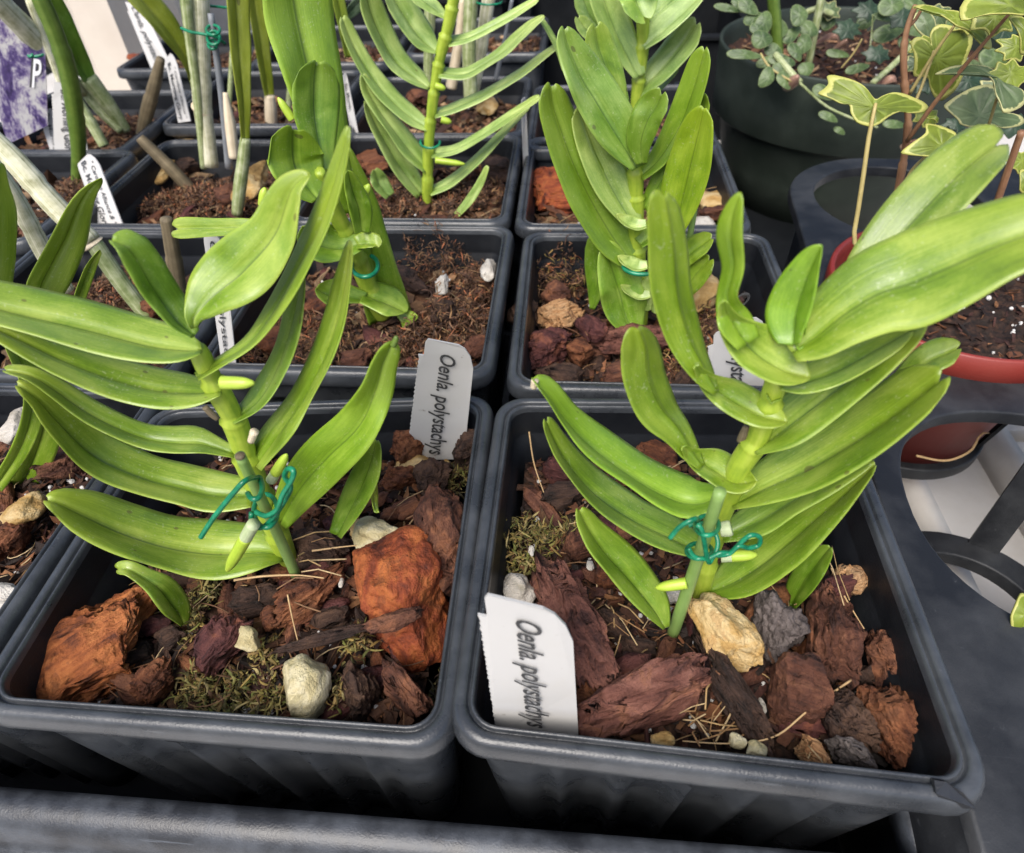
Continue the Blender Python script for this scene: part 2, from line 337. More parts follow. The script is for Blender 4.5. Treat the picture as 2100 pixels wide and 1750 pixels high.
def pot_meshes():
    H = .0455
    def ring(inset, z, r, wob=0):
        return [(x, y, z) for x, y, t in rsq(H-inset*.001, r*.001)]
    rim = [(2.6,-5.4,6),(.9,-5.5,7),(.25,-5.3,7.4),(.0,-4.9,7.6),(.05,-3.6,7.6),(.35,-1.7,7.4),(.8,-.6,7.1),(1.5,-.1,6.7),(2.3,.0,6.3),(3.0,-.12,6.0),(3.4,-.5,5.8),(3.7,-1.15,5.6),(4.15,-1.25,5.4),(4.5,-.6,5.2),(4.9,-.2,5.0),(5.5,-.3,4.8),(5.95,-1.0,4.6),(6.25,-2.2,4.5)]
    rim = [(i if i < 2.5 else 2.5+(i-2.5)*.58, z, r) for i, z, r in rim]
    rv, rf = ring_mesh([ring(*p) for p in rim])
    inner = [(4.62,-2.0,4.5),(4.9,-5,4.6),(5.3,-9,4.8),(5.4,-10,4.8),(6.2,-11,5),(7.8,-30,5),(11,-78,5)]
    iv, if_ = ring_mesh([ring(*p) for p in inner], True)
    # outside: smooth upper band, scalloped lower edge, fluted body
    lev = [-5.4]+[-6-k*.9 for k in range(20)]+[-24,-26,-30,-38,-48,-60,-72,-84]
    rings = []
    for z in lev:
        base = 2.7 + (-z-5)*.062
        rg = []
        for x, y, t in rsq(H-base*.001, .0065):
            d = 0.0
            if t is not None and abs(t) < .9:
                zf = -8.5 - 8.0*(1-(t/.9)**2)           # curved lower edge of the smooth band, lowest in the middle
                ph = (t/.9*2.5+.5) % 1.0-.5                # five slim upright ribs
                rib = math.exp(-(ph/.15)**2); zf -= 2.0*rib
                k = min(1, max(0, (zf-z)/2.5)); k = k*k*(3-2*k)
                d = k*(3.0-2.8*rib)*(1-(abs(t)/.9)**8)
            m = max(abs(x), abs(y)); f = 1-d*.001/m if m > 0 else 1
            if t is not None:
                if abs(x) >= abs(y): x -= math.copysign(d*.001, x)
                else: y -= math.copysign(d*.001, y)
            rg.append((x, y, z))
        rings.append([(x, y, z*.001) for x, y, z in rg])
    ov, of = ring_mesh(rings, True)
    of = [tuple(reversed(q)) for q in of]; 
    A = []
    for nm, (v, f), mt in (('rim', (rv, [tuple(reversed(q)) for q in rf]), 'rim'), ('inner_wall', (iv, if_), 'potin'), ('outer_wall', (ov, of), 'rim')):
        v2 = [(x, y, (z*.001 if nm != 'outer_wall' else z)) for x, y, z in v]
        me = bpy.data.meshes.new(nm); me.from_pydata(v2, [], f); me.polygons.foreach_set('use_smooth', [True]*len(f)); me.materials.append(M[mt]); me.update()
        bm = bmesh.new(); bm.from_mesh(me); bmesh.ops.recalc_face_normals(bm, faces=bm.faces); bm.to_mesh(me); bm.free()
        A.append(me)
    return A
POTM = pot_meshes()
POTS = {}   # (col,row) -> (centre x, centre y, soil level)
def square_pot(key, x, y, soil, label, rot=0.0, dz=0.0, corners=None):
    if corners:      # slightly skewed by use: measured corner pixels on the rim plane, front-left, front-right, back-right, back-left
        K = [atz(px, py, dz) for px, py in corners]; c = (K[0]+K[1]+K[2]+K[3])/4; x, y, rot = c.x, c.y, 0.0
        K = [c + (k-c)*1.012 for k in K]
    e = empty('square_pot', (x, y, RIM+dz), label, 'pot', 'square black pots in the carrier')
    e.rotation_euler = (0, 0, rot)
    for me in POTM:
        if corners:
            me = me.copy()
            for v in me.vertices:
                u, w = (v.co.x/.0455+1)/2, (v.co.y/.0455+1)/2
                p = (K[0]*(1-u)+K[1]*u)*(1-w)+(K[3]*(1-u)+K[2]*u)*w
                v.co.x, v.co.y = p.x-c.x, p.y-c.y
        o = bpy.data.objects.new(me.name, me); COL.objects.link(o); o.parent = e
    POTS[key] = (x, y, RIM+dz, soil)
    return e
g = PITCH
potlist = [
 ((-1,0), -.472, .4325, .0150, 'square black pot at front left with a rusty orange bark chunk in its corner', .0229),
 ((0,0), .537, .4317, .0150, 'large square black pot at front right with a torn rim corner', -.0232),
 ((-2,0), -1.49, .46, .010, 'square black pot cut off by the left edge, beside the front left pot', 0),
 ((-1,1), -.475, 1.52, .014, 'square black pot right behind the front left pot, full of brown moss', 0),
 ((0,1), .55, 1.475, .017, 'square black pot right behind the front right pot', .004),
 ((-2,1), -1.5, 1.46, .016, 'square black pot at the left holding fallen pale canes, behind the long leaves', 0),
 ((-1,2), -.5, 2.51, .013, 'square black pot holding the plant with thin arching leaves', 0),
 ((0,2), .505, 2.475, .014, 'square black pot with a red bark lump, beside the big dark green pot', 0),
 ((-2,2), -1.47, 2.44, .015, 'square black pot with cream stones around tall pale canes', 0),
 ((-3,2), -2.52, 2.30, .013, 'square black pot at left, under the folded name tag with two lines', 0),
 ((-1,3), -.5, 3.46, .012, 'square black pot behind the thin-leaved plant, holding upright pale canes', 0),
 ((0,3), .5, 3.28, .013, 'square black pot mostly hidden behind the tall upright plant on the right', 0),
 ((-2,3), -1.60, 3.60, .013, 'square black pot with a slim white tag against its left rim', 0),
 ((-3,3), -2.60, 3.24, .012, 'square black pot at far left with crossing canes and two name tags', 0),
 ((-2,4), -1.48, 4.72, .012, 'distant square black pot behind the tall green leaf', 0),
 ((-3,4), -2.42, 4.62, .012, 'distant square black pot in front of the cream post', 0),
 ((-1,4), -.44, 4.9, .012, 'distant square black pot behind the thin-leaved plant, deep in shade', 0),
]
for k, cx, cy, soil, lab, rot in potlist: square_pot(k, cx*g, cy*g, soil, lab, rot, {(0,0): .0012}.get(k, 0.0), {(0,0): ((914,1521),(2063,1661),(1728,815),(1021,812)), (-1,0): ((-84,1461),(924,1541),(1013,805),(322,828))}.get(k))
# torn flap on the front right pot's rim
fl = Acc()
pa = [atz(1916,1600,.0020), atz(1940,1604,.0024), atz(1975,1626,.0022), atz(2004,1660,.0002), atz(1938,1656,-.0016), atz(1920,1628,.0018)]
fl.add(pa + [p+Vector((0, .0006, -.0008)) for p in pa], [(0,1,2,3,4,5), (11,10,9,8,7,6)] + [(i, (i+6), (i+1) % 6+6, (i+1) % 6) for i in range(6)])
_pe = [o for o in COL.objects if o.get('label', '').startswith('large square black pot at front right')][0]
o = fl.obj('torn_rim_flap', M['pot'], [c for c in _pe.children if c.name.startswith('rim')][0], False); o['label'] = 'torn and folded piece of the rim at the corner'
_pe_rot = _pe.rotation_euler.z

# ---------------------------------------------------------------- carrier tray under the square pots
car = empty('carrier_tray', (0, 0, 0), 'long black plastic carrier tray holding the square pots', 'tray')
def extrude_profile(prof, p0, p1, across):
    """prof: list of (a, z) closed; swept from p0 to p1, a measured along 'across'"""
    V = []; n = len(prof); st = 40
    for i in range(st+1):
        c = p0.lerp(p1, i/st); wob = noise.noise(Vector((c.x*9, c.y*9, 1)))*.0006
        for a, z in prof: V.append(c + across*a + Vector((0, 0, z+wob)))
    Fc = [(i*n+k, i*n+(k+1) % n, (i+1)*n+(k+1) % n, (i+1)*n+k) for i in range(st) for k in range(n)]
    Fc += [tuple(range(n-1, -1, -1)), tuple(st*n+k for k in range(n))]
    return V, Fc
prof = [(.000,0),(-.0012,.0006),(-.0030,.0008),(-.0052,.0002),(-.0070,-.0014),(-.0082,-.0040),(-.0088,-.0075),(-.0098,-.0085),(-.0112,-.0092),(-.0116,-.0105),(-.0112,-.020),(-.0105,-.058),(-.0070,-.058),(-.0060,-.020),(-.001,-.008),(.0004,-.002)]
zr = RIM-.030
v, f = extrude_profile(prof, Vector((-.40, -.0100, zr)), Vector((.1045, -.0100, zr)), Vector((0, 1, 0)))
mesh_obj('front_rail', v, f, M['carrier'], car)
v, f = extrude_profile([(-a-.006, z) for a, z in prof][::-1], Vector((.1010, -.0135, zr-.004)), Vector((.1010, .46, zr-.004)), Vector((1, 0, 0)))
mesh_obj('side_rail', v, f, M['carrier'], car)
for i in range(-3, 2):
    a = Acc()
    v, f = extrude_profile([(-.0012,0),(.0012,0),(.0012,-.03),(-.0012,-.03)], Vector((i*g, .030, RIM-.052)), Vector((i*g, .46, RIM-.040)), Vector((1, 0, 0))); 
    if i < 1: mesh_obj('divider', v, f, M['carrier'], car, False)
for j in range(1, 5):
    v, f = extrude_profile([(-.0012,0),(.0012,0),(.0012,-.03),(-.0012,-.03)], Vector((-.36, j*g, RIM-.0515)), Vector((.0945, j*g, RIM-.0515)), Vector((0, 1, 0)))
    mesh_obj('divider', v, f, M['carrier'], car, False)
v, f = extrude_profile([(0,0),(.47,0),(.47,-.003),(0,-.003)], Vector((-.40, -.008, .006)), Vector((.100, -.008, .006)), Vector((0, 1, 0)))
mesh_obj('floor_panel', v, f, M['darkback'], car, False)  # near-black floor: shade of the gap under the pots put into colour

# ---------------------------------------------------------------- bench
def slab(name, x0, x1, y0, y1, z0, z1, mat, parent=None):
    V = [(x, y, z) for z in (z0, z1) for x, y in ((x0, y0), (x1, y0), (x1, y1), (x0, y1))]
    return mesh_obj(name, V, [(3,2,1,0),(4,5,6,7),(0,1,5,4),(1,2,6,5),(2,3,7,6),(3,0,4,7)], mat, parent, False)
bench = empty('bench_top', (0, 0, -.004)); bench['kind'] = 'structure'
slab('board', .1045, .170, .150, .400, .0035, .008, M['darkback'], bench)  # dark slab added over the white boards to darken this gap
ground = slab('ground', -4, 4, -2, 6, -.75, -.70, M['darkback']); ground['kind'] = 'structure'
# white moulded bench boards running away from the camera, with drainage slots
xs = [-.55, -.37, -.19, -.01, .17, .35, .53]
for i in range(6):
    x0, x1 = xs[i]+.002, xs[i+1]-.002
    slots = [(.055+.11*k, .062+.11*k) for k in range(-1, 6)]
    y = -.30; A_ = Acc()
    for s0, s1 in slots + [(.72, .72)]:
        def bxa(xa, xb, ya, yb, za=-.010, zb=0.0):
            A_.add([(x, yy, z) for z in (za, zb) for x, yy in ((xa, ya), (xb, ya), (xb, yb), (xa, yb))], [(3,2,1,0),(4,5,6,7),(0,1,5,4),(1,2,6,5),(2,3,7,6),(3,0,4,7)])
        bxa(x0, x1, y, s0)
        if s1 > s0:
            bxa(x0, x0+.035, s0, s1); bxa(x0+.075, x1-.075+.0, s0, s1) if x1-.075 > x0+.075 else None; bxa(x1-.035, x1, s0, s1)
        y = s1
    A_.obj('board', M['white'], bench, False)
for k, xx in enumerate((.118, .162, .206)):       # raised ridges moulded into the white bench
    v, f = extrude_profile([(-.006,0),(-.0035,.012),(.0035,.012),(.006,0)], Vector((xx, -.25, -.0005)), Vector((xx, .30, -.0005)), Vector((1, 0, 0)))
    mesh_obj('ridge', v, f, M['white'], bench)
m, nt, b = newmat('old_wood'); co = geoco(nt); n_ = noise_n(nt, mapping(nt, co, (14, 160, 160)), 1.0, 6, .65, .3)
nt.links.new(ramp(nt, n_.outputs[0], [(.3, (.12, .075, .04)), (.5, (.24, .16, .09)), (.7, (.36, .26, .16))]).outputs[0], b.inputs['Base Color']); b.inputs['Roughness'].default_value = .8; bump(nt, b, n_.outputs[0], .5, .001)
M['wood'] = m
wb2 = slab('wooden_lath', .1085, .1145, -.16, .16, .034, .044, M['post']); tag(wb2, 'narrow pale lath between the carrier and the round-holed tray', 'lath')
# things standing in the dark behind
def back_box(name, x0, x1, y0, y1, z1, label, cat):
    e = empty(name, ((x0+x1)/2, (y0+y1)/2, 0), label, cat); t = .004
    for nm, a in (('wall', (x0, x1, y0, y0+t, 0, z1-.002)), ('wall', (x0, x1, y1-t, y1, 0, z1-.002)), ('wall', (x0, x0+t, y0+t, y1-t, 0, z1-.0025)), ('wall', (x1-t, x1, y0+t, y1-t, 0, z1-.0025)), ('floor', (x0+t, x1-t, y0+t, y1-t, .001, .004))):
        slab(nm, *a, M['darkback'], e)
    for nm, a in (('rim', (x0-.004, x1+.004, y0-.004, y0+t+.002, z1-.002, z1)), ('rim', (x0-.004, x1+.004, y1-t-.002, y1+.004, z1-.002, z1)), ('rim', (x0-.004, x0+.006, y0+t+.002, y1-t-.002, z1-.0024, z1-.0004)), ('rim', (x1-.006, x1+.004, y0+t+.002, y1-t-.002, z1-.0024, z1-.0004))):
        slab(nm, *a, M['darkback'], e)
    return e
back_box('plant_crate', -.02, .16, .50, .66, .075, 'empty black crate in the shade behind the pots, nearest to the post-like stems', 'crate')
back_box('plant_crate', .17, .42, .53, .74, .06, 'black crate in the shade behind the big dark green pot', 'crate')
back_box('plant_crate', -.24, -.04, .60, .80, .08, 'black crate at the very back of the bench, left of centre', 'crate')
slab_b = slab('added_backdrop', -.8, .9, .86, .872, -.05, .35, M['darkback']); tag(slab_b, 'added black cloth hanging behind the bench', 'backdrop')  # dark sheet added to blacken the view behind the bench
# cream post with two faces
px0 = aty(138, 0, .52); px1 = aty(218, 0, .52)
post = empty('corner_post', (px0.x, .52, 0), 'cream square post standing behind the far left pots', 'post')
q = [(aty(106, 0, .60).x, .60), (px0.x, .52), (px1.x, .52), (px1.x, .62), (aty(106, 0, .60).x, .62)]
bm = Acc(); n5 = len(q)
bm.add([(x, y, -.003) for x, y in q]+[(x, y, .30) for x, y in q], [tuple(range(n5-1, -1, -1)), tuple(range(n5, 2*n5))]+[(i, (i+1) % n5, (i+1) % n5+n5, i+n5) for i in range(n5)])
bm.obj('post_body', M['post'], post, False)
gb = slab('grey_panel', -.44, -.18, .72, .735, -.004, .30, M['greyboard']); tag(gb, 'grey panel behind the cream post', 'panel')
# ---------------------------------------------------------------- round-holed tray on the right
def curve_mesh(name, outlines, extr, bev, mat, parent):
    cu = bpy.data.curves.new(name, 'CURVE'); cu.dimensions = '2D'; cu.fill_mode = 'BOTH'; cu.extrude = extr; cu.bevel_depth = bev; cu.bevel_resolution = 3
    for ol in outlines:
        s = cu.splines.new('POLY'); s.points.add(len(ol)-1); s.use_cyclic_u = True
        for i, (x, y) in enumerate(ol): s.points[i].co = (x, y, 0, 1)
    o = bpy.data.objects.new(name, cu); COL.objects.link(o)
    me = bpy.data.meshes.new_from_object(o.evaluated_get(bpy.context.evaluated_depsgraph_get()))
    bpy.data.objects.remove(o); bpy.data.curves.remove(cu)
    me.materials.clear(); me.materials.append(mat); me.name = name
    r = bpy.data.objects.new(name, me); COL.objects.link(r); r.parent = parent
    return r
TZ = RIM-.008
tr = empty('round_hole_tray', (.1432, .0595, 0), 'black plastic tray with large round holes beside the square pots', 'tray')
tr.rotation_euler = (0, 0, -.10)
def circ(cx, cy, r, n=48, a0=0, a1=2*math.pi): return [(cx+r*math.cos(a0+(a1-a0)*i/n), cy+r*math.sin(a0+(a1-a0)*i/n)) for i in range(n)]
def arc(cx, cy, r, a0, a1, n=14): return [(cx+r*math.cos(a0+(a1-a0)*i/n), cy+r*math.sin(a0+(a1-a0)*i/n)) for i in range(n+1)]
hp = math.pi/2
def hole(cx, cy, r=.036):   # slightly squared circle
    return [(cx+r*math.copysign(abs(math.cos(t))**.86, math.cos(t)), cy+r*math.copysign(abs(math.sin(t))**.86, math.sin(t))) for t in [2*math.pi*i/56 for i in range(56)]]
outer = [(-.0405, -.20)] + [(.0405+.088, -.20)] + arc(.088, .165, .0425, 0, hp) + arc(.0, .165, .0425, hp, 2*hp)
holes = [hole(u, v) for u in (0, .088) for v in (-.088, 0, .088)] + [circ(u, .165, .034) for u in (0, .088)]
top = curve_mesh('top_plate', [outer]+holes, .0016, .0007, M['tray'], tr); top.location = (0, 0, TZ-.0023)
# lower rings and the slanting struts that carry them
for u in (0, .088):
    for v in (-.088, 0, .088, .165):
        lr = curve_mesh('lower_ring', [circ(u, v, .030), circ(u, v, .0225)], .002, .0007, M['tray'], tr); lr.location = (0, 0, TZ-.052 if v != .165 else TZ-.045)
        for k in range(4):
            a = math.pi/4+k*hp+.35; ca, sa = math.cos(a), math.sin(a)
            r0, r1 = .0385 if v != .165 else .0365, .0285; w = .0042; t = .0012
            P = []
            for rr, zz in ((r0, TZ-.0042), (r1, TZ-.054)):
                for s, q in ((-w, 0), (w, 0), (w, t), (-w, t)):
                    P.append((u+ca*(rr-q)-sa*s, v+sa*(rr-q)+ca*s, zz))
            me = bpy.data.meshes.new('strut'); me.from_pydata(P, [], [(0,1,2,3),(7,6,5,4),(0,4,5,1),(1,5,6,2),(2,6,7,3),(3,7,4,0)]); me.materials.append(M['tray'])
            so = bpy.data.objects.new('strut', me); COL.objects.link(so); so.parent = tr
# side skirt of the tray along the carrier
sk = curve_mesh('skirt', [[(-.0405, -.20), (-.0385, -.20), (-.0385, .150), (-.0405, .150)]], .012, .0002, M['tray'], tr); sk.location = (0, 0, TZ-.0165)

# ---------------------------------------------------------------- round pots
def lathe(prof, n=64):
    V = []; Fc = []
    for r, z in prof: V += [(r*math.cos(2*math.pi*i/n), r*math.sin(2*math.pi*i/n), z) for i in range(n)]
    for j in range(len(prof)-1):
        for i in range(n):
            k = (i+1) % n; Fc.append((j*n+i, j*n+k, (j+1)*n+k, (j+1)*n+i))
    return V, Fc
def lathe_obj(name, prof, c, mat, parent):
    v, f = lathe(prof); return mesh_obj(name, [(x+c[0], y+c[1], z+c[2]) for x, y, z in v], f, mat, parent)
RC = (.1514, .1479, RIM)
rp = empty('round_pot', (RC[0], RC[1], RIM-.065), 'small round brick-red pot with ivy, set in the round-holed tray', 'pot')
lathe_obj('rim', [(.0378,-.0085),(.0400,-.0086),(.0406,-.0080),(.0408,-.004),(.0407,-.0005),(.0402,.0),(.0394,.0),(.0388,-.0006),(.0384,-.004)], RC, M['redpot'], rp)
lathe_obj('wall', [(.0386,-.003),(.0374,-.011),(.026,-.062),(.001,-.062),(.001,-.0635),(.0272,-.0635),(.0356,-.0120),(.0379,-.0084)], RC, M['redpot'], rp)
GZ = RIM+.006
GC = (.1923, .4015, GZ); GS = .0810/.0700
gp = empty('round_pot', (GC[0], GC[1], 0), 'big round dark green pot with trailing succulents at the upper right', 'pot')
lathe_obj('rim', [(r*GS, z) for r, z in [(.0655,-.038),(.0672,-.0385),(.0680,-.0375),(.0692,-.020),(.0700,-.003),(.0703,-.0006),(.0700,.0002),(.0688,.0002),(.0682,-.0008),(.0678,-.006)]], GC, M['greenpot'], gp)
lathe_obj('wall', [(r*GS, z*.86) for r, z in [(.0678,-.0058),(.066,-.030),(.052,-.108),(.001,-.108),(.001,-.1105),(.0535,-.1105),(.0590,-.075),(.0640,-.0455),(.0657,-.0437)]], GC, M['greenpot'], gp)

# ---------------------------------------------------------------- potting mix
def mix_surface(name, cx, cy, z, half, label, round_=False, seed=0, amp=.0045, tint=(1,1,1)):
    n = 70; V = []; Fc = []; C = []
    for j in range(n+1):
        for i in range(n+1):
            u, w = -1+2*i/n, -1+2*j/n
            if round_:
                uu = u*math.sqrt(1-w*w/2); ww = w*math.sqrt(1-u*u/2); u, w = uu, ww
            x, y = cx+u*half, cy+w*half
            q = Vector((x*95+seed*7, y*95, seed)); h = noise.fractal(q, .9, 2.1, 4)
            h2 = noise.fractal(q*3.1, .8, 2.2, 4); c2 = noise.voronoi(Vector((x*260, y*260, seed)))[0]
            V.append((x, y, z + amp*.55*h + .0011*h2 + .0016*(c2[1]-c2[0])))
            t = .55+.9*max(0, min(1, .5+.7*h2)); C.append((tint[0]*t, tint[1]*t, tint[2]*t))
    for j in range(n):
        for i in range(n): Fc.append((j*(n+1)+i, j*(n+1)+i+1, (j+1)*(n+1)+i+1, (j+1)*(n+1)+i))
    o = mesh_obj(name, V, Fc, M['mix'], None, True, None, (cx, cy, z), C)
    return tag(o, label, 'soil', None, 'stuff')
CHIPC = [(.055,.026,.015),(.11,.042,.02),(.19,.075,.03),(.035,.018,.012),(.26,.12,.05),(.075,.028,.02),(.14,.065,.035),(.02,.012,.009)]
_b = bmesh.new(); bmesh.ops.create_icosphere(_b, subdivisions=2, radius=1.0)
ICO = ([v.co.copy() for v in _b.verts], [tuple(v.index for v in f.verts) for f in _b.faces]); _b.free()
def small_chips(cx, cy, z, half, n, label, seed, round_=False, pale=.05, sizes=(.0009, .0030), cols=None):
    rnd = random.Random(seed); A_ = Acc()
    for k in range(n):
        while True:
            u, w = rnd.uniform(-1, 1), rnd.uniform(-1, 1)
            if not round_ or u*u+w*w < 1: break
        s = rnd.uniform(sizes[0], sizes[1])*(.75 if rnd.random() < .9 else 1.3); l = s*rnd.uniform(1.3, 5.0); h = s*rnd.uniform(.2, .6)
        if rnd.random() < .22 and sizes[1] >= .003: s = rnd.uniform(.0004, .0011); l = rnd.uniform(.004, .0095); h = s*.7
        c = rnd.choice(cols or CHIPC); f = rnd.uniform(.3, 1.25); c = tuple(v*f for v in c)
        if rnd.random() < pale: c = (.72, .70, .66); s = rnd.uniform(.0006, .0014); l = s*1.2; h = s
        mt = Matrix.Rotation(rnd.uniform(0, 6.3), 3, 'Z') @ Matrix.Rotation(rnd.gauss(0, .35), 3, 'Y') @ Matrix.Rotation(rnd.gauss(0, .6), 3, 'X')
        P = [mt @ Vector((a*l*.5*rnd.uniform(.35, 1.15), b_*s*.5*rnd.uniform(.25, 1.15), d*h*.5*rnd.uniform(.3, 1.2))) for a, b_, d in ((-1,-1,-1),(1,-1,-1),(1,1,-1),(-1,1,-1),(-1,-1,1),(1,-1,1),(1,1,1),(-1,1,1))]
        x, y = cx+u*half, cy+w*half
        q = Vector((x*95+seed*7, y*95, seed)); zz = z + .0045*.5*noise.fractal(q, .9, 2.1, 4)+rnd.uniform(.0002, .0022)
        if c[0] > .7:
            A_.add([Vector((x, y, zz))+Vector(p)*s*.62*rnd.uniform(.8, 1.15) for p in ICO[0]], ICO[1], None, c); continue
        A_.add([p+Vector((x, y, zz)) for p in P], [(3,2,1,0),(4,5,6,7),(0,1,5,4),(1,2,6,5),(2,3,7,6),(3,0,4,7)], None, c)
    o = A_.obj('bark_fines', M['chips'], None, False, (cx, cy, z)); return tag(o, label, 'bark fines', None, 'stuff')
def fibres(cx, cy, z, half, n, label, seed):
    rnd = random.Random(seed); A_ = Acc()
    for k in range(n):
        x, y = cx+rnd.uniform(-half, half), cy+rnd.uniform(-half, half); a = rnd.uniform(0, 6.3); l = rnd.uniform(.004, .013); b_ = rnd.gauss(0, .8)
        pts = []; p = Vector((x, y, z+rnd.uniform(.001, .0045))); dz = rnd.gauss(.05, .35)
        for i in range(6):
            pts.append(p.copy()); p = p + Vector((math.cos(a), math.sin(a), dz-.12*i))*(l/5); a += b_*.25
        c = rnd.choice([(.42,.27,.12),(.28,.15,.07),(.55,.40,.22),(.16,.08,.04)])
        v, f, u = tube_geo(pts, [.00010+.00009*rnd.random()]*6, 4); A_.add(v, f, u, c)
    o = A_.obj('coir_fibres', M['chips'], None, True, (cx, cy, z)); return tag(o, label, 'fibres', None, 'stuff')
def moss(patches, label, seed, cols, n=1.0, ln=(.0016, .0042), wd=(.00028, .0007), name='moss_clump'):
    """patches: (centre Vector, radius x, radius y, height)"""
    rnd = random.Random(seed); A_ = Acc(); c0 = patches[0][0]
    for (c, rx, ry, h) in patches:
        cnt = int(n*rx*ry*1e6*11)
        for k in range(cnt):
            r, t = math.sqrt(rnd.random()), rnd.uniform(0, 6.3)
            x, y = c.x+rx*r*math.cos(t), c.y+ry*r*math.sin(t)
            nz = noise.fractal(Vector((x*190, y*190, seed)), .8, 2.1, 3)
            if nz < -.12 and rnd.random() < .85: continue
            hh = h*(1-r*r*.8)*max(.1, .45+1.1*nz)
            p = Vector((x, y, c.z+hh*rnd.uniform(.45, 1.0))); a = rnd.uniform(0, 6.3); el = rnd.gauss(.05, .5); l = rnd.uniform(*ln); w = rnd.uniform(*wd)
            col = rnd.choice(cols); f = rnd.uniform(.6, 1.35); col = tuple(v*f for v in col)
            V = []; curl = rnd.gauss(0, 1.1); bend = rnd.gauss(-.3, .7)
            side = Vector((-math.sin(a), math.cos(a), rnd.gauss(0, .5))).normalized()
            for i in range(5):
                ww = w*(.5, 1, .95, .7, .12)[i]
                V += [p-side*ww*.5, p+Vector((0, 0, ww*.35)), p+side*ww*.5]
                p = p+Vector((math.cos(a)*math.cos(el), math.sin(a)*math.cos(el), math.sin(el)))*(l/4); a += curl*.5; el += bend*.5
            Fc = []
            for i in range(4):
                for s in (0, 1): Fc.append((i*3+s, i*3+s+1, i*3+s+4, i*3+s+3))
            A_.add(V, Fc, None, col)
    o = A_.obj(name, M['moss'], None, True, c0); return tag(o, label, 'moss', None, 'stuff')
NAMES = {(-1,0): 'the front left pot', (0,0): 'the front right pot', (-2,0): 'the pot at the left edge', (-1,1): 'the pot behind the front left one', (0,1): 'the pot behind the front right one', (-2,1): 'the pot of fallen canes at left', (-1,2): 'the thin-leaved plant\'s pot', (0,2): 'the pot beside the dark green pot', (-2,2): 'the pot with cream stones', (-3,2): 'the pot under the folded tag', (-1,3): 'the pot of upright canes', (0,3): 'the half-hidden pot behind the tall plant', (-2,3): 'the pot with the slim tag', (-3,3): 'the pot of crossing canes', (-2,4): 'the distant pot behind the tall leaf', (-3,4): 'the distant pot by the cream post', (-1,4): 'the shaded distant pot'}
BROWNMIX = [(.10,.045,.022),(.16,.075,.036),(.24,.11,.05),(.05,.022,.013),(.32,.17,.085),(.03,.015,.01),(.40,.26,.14)]
for i, (k, (x, y, zr_, soil)) in enumerate(POTS.items()):
    front = k[1] == 0; nm = NAMES[k]
    mix_surface('potting_mix', x, y, zr_-soil-.0035, .0378, 'dark potting mix filling '+nm, False, i+1, .0050 if k[1] == 0 else .011, (1.5, 1.25, 1.1) if k[1] >= 1 else (1, 1, 1))
    small_chips(x, y, zr_-soil-.0028, .0362, 2300 if front else 1100, 'fine bark crumbs and perlite in '+nm, i+1, False, .07 if front else .04, cols=None if front or k == (0,1) else BROWNMIX, sizes=(.0009, .0030) if front else (.0012, .0046))
    if k[1] <= 2: fibres(x, y, zr_-soil-.003, .0345, 130 if front else 80, 'thin coir fibres lying in '+nm, i+1)
mix_surface('potting_mix', RC[0], RC[1], RIM-.0085, .0374, 'dark peaty soil with perlite in the red pot', True, 40, .003)
small_chips(RC[0], RC[1], RIM-.0082, .034, 420, 'perlite and peat crumbs on the red pot soil', 40, True, .10, (.0006, .0018))
mix_surface('potting_mix', GC[0], GC[1], GZ-.012, .0775, 'dark soil inside the big dark green pot', True, 41, .005, (1.4, 1.2, 1.1))
small_chips(GC[0], GC[1], GZ-.011, .072, 500, 'dry leaf bits and crumbs on the soil of the dark green pot', 41, True, .03, (.0012, .004), BROWNMIX)
# spilled soil on the bench between the trays
mix_surface('spilled_soil', .135, .02, .0035, .030, 'spilled dark soil on the bench under the round-holed tray', True, 43, .003)

